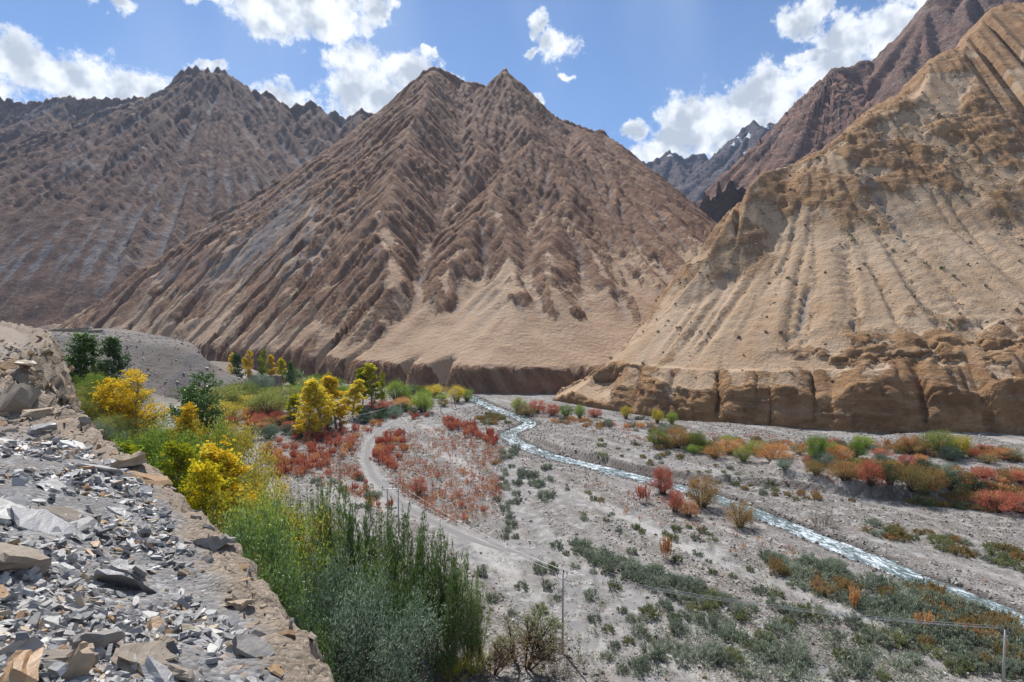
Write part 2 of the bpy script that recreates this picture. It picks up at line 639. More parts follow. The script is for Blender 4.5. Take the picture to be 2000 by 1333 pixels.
# ribs running down the fall line, then erosion
calm = sst(14, 70, v) * sst(0, 40, dc)
zs = blur(z, 5)
rib1 = np.clip(fall_ribs(zs, MX0, MY0, cell, X, Y, 26, 150, 1.0), -2.2, 2.2)
rib2 = np.clip(fall_ribs(zs, MX0, MY0, cell, X, Y, 9, 55, 5.0), -2.2, 2.2)
rib1 = 0.9 - np.abs(rib1)
rib2 = 0.8 - np.abs(rib2)
patchy = 0.5 + sst(-0.35, 0.35, fbm(X / 80, Y / 80, octv=3))
z += calm * patchy * (2.4 * rib1 + 1.5 * rib2)
z0 = z.copy()
z = erode(z, cell, batches=5, n=60000, steps=60, rate=0.7, seed=3, cap=4, mask=sst(0, 12, v) * (0.25 + 0.75 * sst(0, 25, dc)))
z = z0 + 0.40 * np.clip(z - z0, -9, 4)
smooth_z = blur(z, 6)
rough = z - smooth_z
# fans: where the ground flattens under the rocks near the foot the scree is smooth
sl = slope_of(blur(z, 4), cell)
fan = sst(120, 40, v + 35 * fbm(X / 45, Y / 45, octv=3)) * sst(0.85, 0.66, sl)
z = z * (1 - fan) + blur(z, 5) * fan
rockm = np.clip(sst(0.60, 0.90, slope_of(blur(z, 2), cell)) * 0.55 + 0.42 * sst(70, 230, v) + 0.26 * rib1 + 0.22 * rib2 + 0.18 + 0.5 * fbm(X / 55, Y / 55, octv=4) - fan * 0.8, 0, 1)
craggy = rockm * (1 - fan)
da, db = 0.62 * X - 0.78 * z, 0.78 * X + 0.62 * z      # the beds dip down to the right
z += craggy * (2.6 * (ridged(da / 60, db / 15, Y / 24, 4) - 0.3) + 1.9 * (ridged(da / 13, db / 6, Y / 9, 4, 0.6) - 0.3)) * (0.35 + 0.65 * sst(0, 20, dc))
z += 4.5 * (ridged(X / 11, Y / 11, octv=4, gain=0.6) - 0.45) * sst(18, 2, dc)
# the river cut a bluff through the foot of the fans
edge = 4.0 * fbm(X / 18, Y / 18, octv=4) + 1.6 * fbm(X / 5, Y / 5, octv=3)
slump = sst(0.05, 0.4, fbm(tb / 13 + 4, tb * 0, octv=3))
bl_h = 10.0 + 4.0 * fbm(tb / 22, tb * 0, octv=4)
ve = v + edge
bw = 3.2 + 7.5 * slump
bluff = np.where(ve < 0, -2 + ve * 0.2, np.where(ve < bw, -2 + (bl_h + 2) * np.clip(ve / bw, 0, 1) ** (0.8 + 0.5 * slump), bl_h + (ve - bw) * 1.1))
isbl = (bluff < z) & (ve > -3)
z = np.minimum(z, bluff)
rockm = np.where(ve < 4.5, np.maximum(rockm, 0.85), rockm)
greym = sst(0.6, 0.1, rough + 0.9) * sst(-190, -60, -X - 60) * 0.0 + 0.62 * sst(10, -60, X + 90) * (0.45 + 1.2 * fbm(X / 60, Y / 90, octv=4)) * sst(330, 120, v)
greym += 0.55 * sst(-0.35, -1.3, rough) * sst(20, 60, v)
Z_mid = z
mat_mid = rock_material('mountain_scree_and_rock', srgb(176, 152, 128), srgb(162, 136, 112), srgb(140, 109, 86), srgb(104, 78, 63), srgb(132, 127, 125), 1.6, 1.0, 0.5, dip=(0.62, 0.78))
cutm = (z > -4) & (v > -6)
tag(grid_obj('mountain_middle', X, Y, Z_mid, mat_mid, {'rock': rockm, 'grey': greym}, cut=cutm), kind='structure')
MID = (Z_mid, MX0, MY0, cell)

# ---- left range
cell = 3.5
LX0, LX1, LY0, LY1 = -1420, -150, 530, 1460
X, Y = base_grid(LX0, LX1, LY0, LY1, cell)
crest = L3([(-200, 190, 1330), (0, 198, 1330), (30, 208, 1330), (75, 207, 1330), (130, 200, 1330), (160, 202, 1330), (270, 201, 1320), (285, 204, 1310), (308, 198, 1300), (312, 187, 1300), (318, 198, 1300), (335, 180, 1290), (345, 160, 1285), (355, 145, 1280),
            (385, 143, 1280), (400, 150, 1280), (406, 140, 1280), (417, 152, 1280), (424, 142, 1280), (438, 143, 1280), (446, 155, 1280), (460, 172, 1280), (500, 188, 1280), (525, 188, 1280), (545, 210, 1280),
            (570, 220, 1290), (598, 212, 1290), (612, 206, 1290), (628, 224, 1290), (645, 233, 1290), (655, 228, 1290), (675, 240, 1290), (705, 223, 1290), (740, 242, 1290), (850, 330, 1290)])
zc, dc = cone_env(X, Y, jag(crest, 4.5, 22, 7, 1.6), lambda d: 1.0 * np.minimum(d, 9) + np.where(d < 70, 1.1 * d, 77 + 0.68 * (d - 70)))
cap, _ = cone_env(X, Y, jag(crest, 20, 0), lambda d: 0.62 * d)
floor = 10 + 0.50 * np.maximum(Y - 640 + 0.12 * (X + 500), 0)
wx = X + 16 * fbm(X / 110, Y / 110, octv=3)
wy = Y + 16 * fbm(X / 110 + 40, Y / 110, octv=3)
z = np.minimum(floor, cap)
spurs = [
    ([(380, 145, 1270), (345, 190, 1200), (290, 250, 1100), (235, 310, 1010), (180, 360, 940), (110, 415, 880), (40, 455, 840), (-60, 500, 800)], 0.8),
    ([(406, 142, 1275), (410, 210, 1170), (395, 270, 1080), (375, 330, 1000), (380, 390, 920), (400, 440, 850)], 0.85),
    ([(440, 145, 1275), (470, 220, 1170), (490, 290, 1080), (500, 350, 1000)], 0.85),
    ([(525, 188, 1280), (560, 260, 1160), (590, 310, 1080)], 0.9),
    ([(612, 206, 1285), (625, 270, 1180), (650, 300, 1110)], 0.9),
    ([(705, 223, 1285), (690, 290, 1180)], 0.9),
    ([(-80, 300, 950), (0, 290, 950), (80, 300, 960), (150, 284, 970), (205, 318, 920), (180, 350, 870), (140, 400, 820), (95, 440, 790), (60, 480, 770)], 0.8),
    ([(150, 284, 970), (200, 276, 1050), (260, 262, 1120)], 0.7),
    ([(290, 330, 960), (280, 390, 880), (260, 440, 820), (205, 490, 740), (160, 530, 700), (110, 580, 660), (70, 625, 640)], 0.85),
    ([(260, 440, 820), (300, 470, 760), (290, 520, 700)], 0.9),
    ([(0, 470, 790), (60, 500, 740), (100, 540, 700)], 0.8),
    ([(-60, 560, 700), (0, 560, 690), (40, 590, 660)], 0.8),
    ([(270, 202, 1315), (240, 240, 1240), (170, 250, 1180)], 0.8),
    ([(130, 202, 1325), (110, 240, 1240), (60, 260, 1180)], 0.8),
]
for i, (pts, sl) in enumerate(spurs):
    P = jag(L3(pts), 9, 6, i * 2.3 + 40, 0.8)
    zz, _ = cone_env(wx, wy, P, lambda d, s=sl: s * np.sqrt(d * d + 16) - 4 * s)
    z = smax(z, zz, 8.0)
z = np.minimum(z, np.maximum(cap, zc))
z = np.maximum(z, zc)
zs = blur(z, 5)
rib1 = 0.9 - np.abs(np.clip(fall_ribs(zs, LX0, LY0, cell, X, Y, 50, 300, 2.0), -2.2, 2.2))
rib2 = 0.8 - np.abs(np.clip(fall_ribs(zs, LX0, LY0, cell, X, Y, 19, 110, 6.0), -2.2, 2.2))
z += sst(0, 60, dc) * (0.30 + sst(-0.3, 0.3, fbm(X / 170, Y / 170, octv=3))) * (8 * rib1 + 4.0 * rib2)
z0 = z.copy()
z = erode(z, cell, batches=4, n=45000, steps=60, rate=0.7, seed=5, cap=4, mask=(0.25 + 0.75 * sst(0, 40, dc)) * sst(575, 620, Y))
z = z0 + 0.5 * np.clip(z - z0, -18, 8)
sl = slope_of(blur(z, 2), cell)
rough = z - blur(z, 6)
da, db = 0.5 * X - 0.86 * z, 0.86 * X + 0.5 * z
z += (4 * (ridged(da / 110, db / 30, Y / 50, 4) - 0.3) + 3.4 * (ridged(da / 26, db / 12, Y / 18, 4, 0.6) - 0.3)) * (0.4 + 0.6 * sst(0, 40, dc))
rockm = np.clip(0.5 + 0.35 * sst(0.5, 0.9, sl) + 0.2 * rib1 + 0.2 * rib2 - 0.45 * sst(0.4, 0.75, 0.4 + fbm(X / 130, Y / 130, octv=4)), 0, 1)
greym = 0.06 + 1.0 * fbm(X / 140 + 9, Y / 140, octv=4) + 0.5 * sst(-0.5, -3, rough)
z += 15 * (ridged(X / 21, Y / 21, octv=4, gain=0.6) - 0.45) * sst(38, 4, dc)
z = np.minimum(z, -6 + 0.9 * (Y - 540) + 6 * fbm(X / 30, Y / 30, octv=3))
mat_left = rock_material('left_range_rock', srgb(144, 122, 104), srgb(130, 108, 93), srgb(116, 91, 76), srgb(90, 69, 60), srgb(128, 123, 122), 3.2, 1.0, 0.5, dip=(0.5, 0.86))  # brown rock, darkened overall in place of cloud shadow on the range
tag(grid_obj('mountain_left', X, Y, z, mat_left, {'rock': rockm, 'grey': greym}, cut=z > -2), kind='structure')

# ---- snow-dusted range closing the valley
cell = 6.0
X, Y = base_grid(330, 1750, 1500, 2900, cell)
crest = L3([(1150, 420, 2300), (1215, 340, 2300), (1262, 323, 2300), (1290, 318, 2300), (1308, 303, 2300), (1322, 312, 2300), (1345, 317, 2300), (1366, 308, 2300), (1385, 318, 2300), (1397, 317, 2280), (1412, 297, 2250), (1430, 288, 2230), (1450, 262, 2200), (1472, 247, 2200), (1490, 260, 2200), (1500, 252, 2200),
            (1520, 250, 2180), (1545, 228, 2150), (1560, 238, 2150), (1575, 229, 2150), (1600, 245, 2150), (1660, 200, 2150), (1800, 150, 2150)])
zc, dc = cone_env(X, Y, jag(crest, 8, 34, 2, 0.9), lambda d: 0.8 * np.minimum(d, 16) + np.where(d < 120, 1.1 * d, 132 + 0.62 * (d - 120)))
z = np.maximum(zc, 20)
for i, (pts, sl) in enumerate([
    ([(1308, 303, 2300), (1330, 350, 2120), (1360, 400, 1950), (1395, 440, 1800)], 0.8),
    ([(1366, 308, 2300), (1385, 350, 2150), (1410, 400, 1980)], 0.9),
    ([(1472, 247, 2200), (1460, 310, 2050), (1440, 370, 1900), (1418, 430, 1750), (1400, 470, 1650)], 0.85),
    ([(1545, 228, 2150), (1540, 300, 1980), (1500, 360, 1800), (1450, 420, 1650)], 0.8),
    ([(1430, 288, 2230), (1420, 340, 2080), (1400, 380, 1950)], 0.9)]):
    zz, _ = cone_env(X + 20 * fbm(X / 160, Y / 160, octv=3), Y, jag(L3(pts), 15, 18, i + 3.3, 1.0), lambda d, s=sl: s * d)
    z = smax(z, zz, 10)
z += sst(0, 80, dc) * (26 * (0.9 - np.abs(np.clip(fall_ribs(blur(z, 3), 330, 1500, cell, X, Y, 70, 380, 3.0), -2, 2))) + 6 * fbm(X / 60, Y / 60, octv=3))
z += 9 * (ridged(X / 50, Y / 50, z / 50, 4, 0.6) - 0.3) + 22 * (ridged(X / 38, Y / 38, octv=4, gain=0.6) - 0.45) * sst(60, 8, dc)
snow = 0.80 * sst(360, 640, z) * (0.55 + 1.1 * fbm(X / 90, Y / 90, octv=4)) * sst(0.1, 0.5, 0.42 + fbm(X / 260, Y / 260, octv=2))
mat_far = rock_material('far_range_rock', srgb(128, 118, 118), srgb(112, 104, 106), srgb(100, 84, 82), srgb(80, 70, 72), srgb(118, 116, 122), 6.0, 1.0, 0.5, snow=True)
tag(grid_obj('mountain_far', X, Y, z, mat_far, {'rock': 0.6 + 0 * z, 'grey': 0.25 + 0.8 * fbm(X / 200, Y / 200, octv=3), 'snow': snow}, cut=z > 21), kind='structure')

# ---- reddish cliffs behind the near slope
cell = 3.9
X, Y = base_grid(330, 1500, 640, 1500, cell)
crest = L3([(1395, 490, 1010), (1440, 450, 1000), (1490, 400, 990), (1520, 345, 985), (1545, 300, 980), (1575, 245, 970), (1588, 225, 965), (1600, 190, 960), (1612, 165, 955), (1625, 143, 950), (1650, 135, 950), (1690, 124, 950), (1720, 131, 950), (1748, 131, 950), (1752, 98, 955), (1765, 92, 955), (1780, 88, 960), (1785, 60, 960), (1795, 40, 965), (1812, 22, 965), (1815, 2, 970), (1850, -25, 980), (1920, -70, 1000), (2050, -120, 1050), (2250, -160, 1100)])
cj = jag(crest, 5, 11, 21, 1.6)
cb0 = resample(crest, 5)
cj[:, 2] = cb0[:, 2] + (cj[:, 2] - cb0[:, 2]) * sst(400, 540, cb0[:, 0])
zc, dc = cone_env(X, Y, cj, lambda d: np.where(d < 85, 1.6 * d, 136 + 0.72 * (d - 85)))
z = zc
for i, (pts, sl) in enumerate([
    ([(1625, 143, 950), (1620, 250, 860), (1590, 300, 800), (1560, 330, 760)], 1.0),
    ([(1748, 131, 950), (1700, 215, 870), (1640, 280, 800)], 1.0),
    ([(1815, 10, 970), (1790, 120, 880), (1740, 190, 820), (1700, 240, 790)], 1.1),
    ([(1920, -70, 1000), (1880, 60, 880)], 1.1)]):
    zz, _ = cone_env(X, Y, jag(L3(pts), 9, 12, i + 8.1, 1.4), lambda d, s=sl: s * d)
    z = smax(z, zz, 6)
z += sst(0, 40, dc) * (13 * (0.9 - np.abs(np.clip(fall_ribs(blur(z, 3), 330, 640, cell, X, Y, 40, 240, 4.0), -2, 2))) + 5 * fbm(X / 40, Y / 40, octv=3))
z += 10 * (ridged(X / 24, Y / 24, octv=4, gain=0.6) - 0.45) * sst(40, 4, dc) * sst(400, 540, X)
z += 6.0 * (ridged(X / 30, Y / 30, z / 40, 4, 0.6) - 0.3) * (0.4 + 0.6 * sst(0, 20, dc))
rockm = np.clip(0.65 + 0.3 * fbm(X / 80, Y / 80, octv=3), 0, 1)
mat_red = rock_material('reddish_cliff_rock', srgb(160, 136, 122), srgb(146, 122, 108), srgb(132, 102, 86), srgb(100, 76, 68), srgb(120, 116, 118), 3.2, 1.0, 0.5)
tag(grid_obj('mountain_cliff', X, Y, z, mat_red, {'rock': rockm, 'grey': 0.1 + 0.7 * fbm(X / 120, Y / 120, octv=3)}, cut=z > -5), kind='structure')

# ---- near slope on the far bank: bluff, scree with gullies, rotten rock above
cell = 0.8
RX0, RX1, RY0, RY1 = -6, 400, 96, 480
base_near = smooth_curve(np.array([(0, 240), (1, 224), (8, 214), (20, 197), (34, 181), (51, 163), (63, 154), (79, 145.5), (100, 138), (122, 133.5), (160, 128), (220, 122), (300, 116), (400, 112)], float), 3, 2)
crest = L3([(1000, 800, 222), (1080, 775, 219), (1150, 738, 214), (1200, 700, 212), (1240, 664, 212), (1290, 622, 214), (1335, 573, 216), (1365, 540, 218), (1382, 505, 221), (1408, 452, 228), (1430, 408, 233), (1452, 382, 238), (1480, 352, 243), (1492, 342, 246), (1510, 338, 249), (1542, 328, 255),
            (1575, 310, 264), (1600, 300, 270), (1640, 270, 283), (1670, 240, 293), (1700, 216, 302), (1730, 200, 312), (1762, 182, 320), (1790, 168, 328), (1800, 150, 332), (1815, 120, 338), (1850, 103, 348), (1878, 95, 358), (1885, 75, 363), (1905, 55, 372), (1930, 25, 384), (1958, 12, 396), (2000, 8, 410), (2060, -30, 430), (2200, -80, 450)])
xs = np.arange(RX0, RX1, cell)
ys = np.arange(RY0, RY1, cell)
X, Y = np.meshgrid(xs, ys)
vb, tb, sb = seg_dist(X, Y, base_near, True)
v = -sb * vb
t = tb
zc, dc = cone_env(X, Y, jag(crest, 2, 3.0, 5, 4.0), lambda d: 1.4 * d)
# the skyline ridge bounds the slope in front of it
cr2 = jag(crest, 3, 0)
col_c = cr2[:, 0] / cr2[:, 1]
o_ = np.argsort(col_c)
colX = X / Y
e_c = np.interp(colX, col_c[o_], ((cr2[:, 2] - CAM_Z) / cr2[:, 1])[o_])
d_c = np.interp(colX, col_c[o_], cr2[o_, 1])
cap = np.where(Y < d_c, CAM_Z + Y * e_c - 0.12 * (d_c - Y), CAM_Z + d_c * e_c - 0.9 * (Y - d_c))
# v-profile of the slope
wv = v + 4.5 * fbm(X / 28, Y / 28, octv=4)
prof = 14 + 4 * sst(90, 190, t) + 0.70 * np.maximum(v - 14, 0) + 0.30 * np.maximum(wv - 75, 0) + 0.1 * np.maximum(wv - 130, 0)
z = smin(prof, np.maximum(cap, zc), 2.5)
z = np.maximum(z, np.minimum(zc, cap + 2))
# rock bands: outcrops stand proud above the scree in the upper half and on the flank
band = fbm(X / 34 + 3, Y / 34, z / 30, octv=6, gain=0.62)
upper = sst(60, 110, v + 22 * fbm(X / 40, Y / 40 + 9, octv=3) + 26 * sst(150, 60, t))
low = sst(40, 16, v + 12 * fbm(X / 14, Y / 14, octv=5, gain=0.65)) * sst(95, 150, t)
outc = np.clip(upper * sst(-0.3, 0.2, band) + low * sst(-0.25, 0.25, fbm(X / 12, Y / 12, z / 6, octv=5, gain=0.65)), 0, 1)
crk = 0.2 + 0.8 * sst(0, 14, dc)
z += outc * crk * (3.6 * (ridged(X / 22, Y / 22, z / 12, 4) - 0.35))
# gullies down the scree, closer together than the ribs of the big mountain
rb1 = fall_ribs(blur(z, 8), RX0, RY0, cell, X, Y, 11, 110, 3.0)
rb2 = fall_ribs(blur(z, 6), RX0, RY0, cell, X, Y, 3.2, 26, 7.0)
rib1 = 0.8 - np.abs(np.clip(rb1, -2, 2))
rib2 = 0.8 - np.abs(np.clip(rb2, -2, 2))
z += sst(14, 30, v) * sst(0, 10, dc) * (1.6 * outc * rib1 - 1.25 * (1 - outc) * rib1 * sst(60, 80, t) + (0.16 + 0.6 * outc) * rib2)
gul = np.clip(np.abs(rb1), 0, 1)          # zero along thin lines that run down the scree
gamp = sst(14, 26, v) * sst(210, 130, v) * sst(58, 75, t) * np.clip(0.7 + 0.9 * fbm(t / 24, v / 200, octv=2), 0, 1)
gline = sst(0.17, 0.0, gul)
z -= gamp * 1.5 * gline
z += outc * crk * (2.3 * (ridged(X / 10, Y / 10, z / 3.6, 4, 0.65) - 0.35) + 1.3 * (ridged(X / 3.4, Y / 3.4, z / 1.6, 3, 0.6) - 0.35))
z += (1 - outc) * sst(4, 20, v) * (0.35 * fbm(X / 7, Y / 7, octv=4) + 0.12 * ridged(X / 1.9, Y / 1.9, octv=2))
Z_nearcore = z
mask_out = outc
# resample on rows that follow the foot so that the vertical bluffs get enough rows
Lc = resample(base_near, 0.7)
tt = np.concatenate([[0], np.cumsum(np.linalg.norm(np.diff(Lc, axis=0), axis=1))])
tang = np.gradient(Lc, axis=0)
for _ in range(40):
    tang[1:-1] = 0.25 * tang[:-2] + 0.5 * tang[1:-1] + 0.25 * tang[2:]
tang /= np.linalg.norm(tang, axis=1)[:, None]
nrm = np.stack([-tang[:, 1], tang[:, 0]], 1)
NF = np.array([0.42, 0.9076])                 # all rows run the same way into the slope so that they never cross
cosn = np.clip(nrm @ NF, 0.3, 1)
vv = np.concatenate([np.linspace(-3, -0.4, 6), np.arange(-0.2, 4.0, 0.16), np.arange(4.0, 22, 0.34), np.arange(22, 150, 0.9), np.arange(151, 330, 2.2)])
TT, VV = np.meshgrid(tt, vv)
VV = VV / cosn[None, :] ** sst(60, 0, VV)
GX = Lc[None, :, 0] + VV * NF[0]
GY = Lc[None, :, 1] + VV * NF[1]
VV = VV * cosn[None, :]
GZ = bilin(Z_nearcore, RX0, RY0, cell, GX, GY)
OUT = bilin(mask_out, RX0, RY0, cell, GX, GY)
GAM = bilin(gamp * gline, RX0, RY0, cell, GX, GY)
bench = sst(-5, 6, TT) * sst(78, 60, TT)        # the low bench with its own small wall
n1 = 1.0 * fbm(TT / 9, VV * 0 + 1, octv=4)
ve = VV + 0.5 * n1
low_h = (4.6 + 1.2 * fbm(TT / 30, TT * 0, octv=2)) * (1 - 0.75 * sst(40, 70, TT))
benchz = np.where(ve < 0, -1.5 + 0.2 * ve, np.where(ve < 1.1, -1.5 + (low_h + 1.5) * np.clip(ve / 1.1, 0, 1), low_h + (ve - 1.1) * 0.42))
off = 12.5 + 2.2 * fbm(TT / 14, TT * 0 + 4, octv=4) + 3.5 * sst(40, 5, TT)
w2 = ve - off
wall2 = np.where(w2 < 0, 1e3, np.where(w2 < 1.6, 4.6 + w2 * 4.5 + 2, 14 + (w2 - 1.6) * 1.2))
wall2 = np.where(w2 < 0, benchz, np.maximum(benchz, wall2))
crag = 14 + 10 * fbm(TT / 17, TT * 0 + 7, octv=4) + 5 * sst(100, 170, TT)
cw = 4.0 + 7.0 * sst(0.0, 0.4, fbm(TT / 14 + 5, TT * 0 + 3, octv=3))
n3 = 1.6 * fbm(TT / 7, GZ * 0 + 2, octv=4)
vc = VV + n3
cragz = np.where(vc < 0, -1.5 + 0.2 * vc, np.where(vc < cw, -1.5 + (crag * 0.82) * np.clip(vc / cw, 0, 1) ** 0.65, crag * 0.82 - 1.5 + (vc - cw) * 0.85))
foot = wall2 * bench + cragz * (1 - bench)
isfoot = foot < GZ
GZ = np.minimum(GZ, foot)
NN = grid_normals(GX, GY, GZ)
steep = np.clip(1 - NN[..., 2] / 0.75, 0, 1)
wallm = np.clip(steep * 2.0, 0, 1) * sst(26, 16, VV)
disp = wallm * (1.1 * (ridged(GX / 3.2, GY / 3.2, GZ / 13, 3, 0.6) - 0.4) + 1.9 * (ridged(GX / 7, GY / 7, GZ / 5, 4) - 0.35) + 0.6 * (ridged(GX / 2.4, GY / 2.4, GZ / 1.3, 3, 0.6) - 0.35) + 1.5 * (ridged(GX / 26, GY / 26, GZ / 2.6, 3, 0.6) - 0.35))
disp *= sst(-1, 0.5, VV)
GX = GX + NN[..., 0] * disp
GY = GY + NN[..., 1] * disp
GZ = GZ + NN[..., 2] * disp
RB1 = bilin(rb1, RX0, RY0, cell, GX, GY)
rockm = np.clip(OUT * 0.95 + 0.16 * RB1 * (1 - OUT) + 0.08 + wallm * 0.9 + 0.5 * sst(-20, 40, 20 - np.abs(VV - 8)) * isfoot, 0, 1)
greym = 1.0 * GAM + 0.42 * sst(0.1, 0.5, fbm(GX / 22, GY / 22, octv=3))
mat_near = rock_material('near_slope_scree_and_rock', srgb(180, 157, 132), srgb(168, 142, 115), srgb(158, 124, 89), srgb(126, 96, 69), srgb(136, 128, 121), 0.75, 1.0, 0.5)
tag(grid_obj('mountain_near', GX, GY, GZ, mat_near, {'rock': rockm, 'grey': greym}, cut=(GX < RX1) & (GY < RY1)), kind='structure')
NEAR_G = (GX, GY, GZ)

# ================================================================== VALLEY FLOOR
def GP(*pts):
    return np.array([on_z(px, py)[:2] for px, py in pts])


river_c = smooth_curve(np.concatenate([[[-40, 236], [-22, 222]], GP((925, 777), (945, 788), (975, 800), (1010, 812), (1038, 824), (1020, 834), (992, 844), (1000, 858), (1040, 876), (1090, 892), (1150, 906), (1215, 922), (1290, 940), (1370, 960), (1440, 985), (1520, 1015), (1600, 1048), (1680, 1080), (1760, 1112), (1850, 1148), (1950, 1190), (2080, 1250))]), 1.2, 3)
river_w = np.interp(np.arange(len(river_c)), [0, 30, 90, 150, len(river_c)], [2.2, 2.0, 1.7, 1.4, 1.6])
track_c = smooth_curve(GP((925, 790), (900, 795), (870, 800), (820, 811), (775, 822), (742, 840), (720, 868), (715, 898), (728, 930), (760, 965), (800, 995), (850, 1022), (905, 1048), (960, 1068), (1040, 1085)), 1.0, 3)
washes = [smooth_curve(GP(*w), 2.0, 3) for w in (
    [(1000, 900), (990, 940), (1010, 985), (1060, 1040), (1120, 1095), (1200, 1150), (1320, 1195), (1460, 1250), (1620, 1330)],
    [(1230, 1000), (1330, 1060), (1450, 1110), (1560, 1150), (1700, 1210), (1850, 1290)],
    [(960, 1090), (1040, 1180), (1150, 1260), (1260, 1330)],
    [(1700, 955), (1850, 985), (2000, 1010)], [(1450, 900), (1600, 935), (1800, 965), (2000, 985)],
)]
bank_l = np.array([(-5, 24), (-10, 36), (-17, 50), (-29, 70), (-44, 92), (-66, 118), (-92, 150), (-110, 190), (-126, 240), (-140, 330)], float)
plateau1 = GP((1040, 862), (1090, 880), (1150, 897), (1200, 908), (1260, 923), (1330, 935), (1420, 945), (1530, 952), (1640, 966), (1760, 978), (1830, 985), (1900, 975), (2050, 960), (2300, 900), (1900, 850), (1500, 835), (1300, 828), (1150, 830), (1080, 845))
plateau2 = GP((1520, 945), (1600, 955), (1700, 972), (1830, 985), (1990, 1000), (2300, 1020), (2300, 880), (1900, 850), (1600, 880), (1500, 920))


def in_poly_dist(X, Y, P):
    Q = np.concatenate([P, P[:1]])
    d, _, _ = seg_dist(X, Y, Q)
    ins = np.zeros(X.shape, bool)
    for i in range(len(Q) - 1):
        x1, y1, x2, y2 = *Q[i], *Q[i + 1]
        c = ((y1 > Y) != (y2 > Y)) & (X < (x2 - x1) * (Y - y1) / (y2 - y1 + 1e-12) + x1)
        ins ^= c
    return np.where(ins, d, -d)


FLOW = np.array([28.0, -51.0]) / math.hypot(28, 51)


def zfloor_full(X, Y):
    X = np.asarray(X, float)
    Y = np.asarray(Y, float)
    dr, tr, _ = seg_dist(X, Y, river_c)
    w = np.interp(tr, np.linspace(0, tr.max() if tr.size > 10 else 330, len(river_w)), river_w)
    dt, _, _ = seg_dist(X, Y, track_c)
    a = X * FLOW[0] + Y * FLOW[1]
    b = X * FLOW[1] - Y * FLOW[0]
    streak = fbm(a / 34, b / 6.5, octv=4)
    bed = 0.16 * streak + 0.22 * fbm(X / 30, Y / 30, octv=3) + 0.07 * fbm(X / 1.9, Y / 1.9, octv=3)
    db, _, sb = seg_dist(X, Y, bank_l, True)
    left = np.where(sb < 0, db, 0)
    bank = (4.0 + 13.0 * sst(135, 75, Y)) * sst(0, 21, left) + 0.03 * left
    dp1 = in_poly_dist(X, Y, plateau1) + 0.5 * fbm(X / 3, Y / 3, octv=3)
    dp2 = in_poly_dist(X, Y, plateau2) + 0.5 * fbm(X / 3, Y / 3 + 7, octv=3)
    pl = 1.15 * sst(-0.1, 0.35, dp1) + 1.1 * sst(-0.1, 0.4, dp2)
    calm = sst(1.0, 7.0, dr - w)
    tcalm = 0.25 + 0.75 * sst(1.2, 3.5, dt)
    z = bed * calm * tcalm + pl * sst(0.6, 2.0, dr - w) + bank + 0.07 * fbm(X / 1.3, Y / 1.3, octv=2) * sst(0.2, 2, dr - w)
    w = w + 0.9 * fbm(X / 4.5, Y / 4.5 + 3, octv=3)
    z = z - 0.95 * sst(1.0, -0.7, dr - w) - 0.18 * sst(4.5, 0.5, dr - w)
    dw = np.full(X.shape, 1e9)
    for wsh in washes:
        d, _, _ = seg_dist(X, Y, wsh)
        dw = np.minimum(dw, d)
    z = z - 0.22 * sst(3.2, 0.6, dw) * calm
    return z, dr - w, dt, dw, streak, left, np.maximum(dp1, dp2)


_qx, _qy = np.meshgrid(np.arange(-200, 201, 0.7), np.arange(20, 341, 0.7))
_qz, _qr, _qt = zfloor_full(_qx, _qy)[:3]


def look(Q, x, y):
    return float(bilin(Q, -200, 20, 0.7, np.array([x]), np.array([y]))[0])


def zf(x, y):
    return look(_qz, x, y)


def grow(a, b, s0, k):
    out, s = [a], s0
    while out[-1] < b:
        out.append(out[-1] + s)
        s *= k
    return np.array(out)


ys = np.concatenate([[-500, -200, -60, 0, 15, 26], np.arange(32, 70, 0.42), grow(70, 300, 0.44, 1.0085), [330, 380, 460, 700, 1400, 3100]])
xs = np.concatenate([[-2000, -1200, -600, -300, -230], np.arange(-190, -60, 1.0), np.arange(-60, -14, 0.6), np.arange(-14, 76, 0.46), np.arange(76, 160, 0.8), [175, 200, 300, 600, 1200, 2200]])
X, Y = np.meshgrid(xs, ys)
z, drw, dtr, dwash, streak, left, dpl = zfloor_full(X, Y)
outer = np.maximum(sst(165, 260, np.abs(X)), np.maximum(sst(300, 420, Y), sst(30, 0, Y)))
z = z * (1 - outer) - 1.2 * outer
silt = np.clip(sst(3.0, 0.8, dwash) * 0.9 + sst(2.6, 1.2, dtr) + sst(0.05, -0.4, streak) * 0.75 + 0.25 * sst(0, 6, left), 0, 1)
wet = sst(2.6, 0.2, drw + 0.8 * fbm(X / 2.5, Y / 2.5, octv=3))
cut = sst(0.8, 0.1, np.abs(dpl - 0.1)) * sst(-3, 0.5, drw)
green = sst(9, 3, np.hypot((X + 92) / 1.6, Y - 246))

m, nt, out = new_mat('river_gravel')
geo = nt.node('ShaderNodeNewGeometry')
p = geo.outputs['Position']
vor = nt.node('ShaderNodeTexVoronoi', {'Vector': p, 'Scale': 4.2, 'Randomness': 1.0})
vor2 = nt.node('ShaderNodeTexVoronoi', {'Vector': p, 'Scale': 10.5, 'Randomness': 1.0})
rnd = nt.node('ShaderNodeSeparateXYZ', {0: vor.outputs['Color']})
rnd2 = nt.node('ShaderNodeSeparateXYZ', {0: vor2.outputs['Color']})
n1 = nt.noise(p, 0.12, 5, 0.6)
n2 = nt.noise(p, 1.6, 5, 0.65)
stone_c = nt.mix(rnd.outputs[0], srgb(90, 86, 82), srgb(172, 167, 160))
stone_c = nt.mix(nt.ss(rnd.outputs[1], 0.8, 0.95, 0, 0.6), stone_c, srgb(150, 124, 100))
stone_c2 = nt.mix(rnd2.outputs[0], srgb(98, 94, 90), srgb(166, 160, 154))
stone_c = nt.mix(0.5, stone_c, stone_c2)
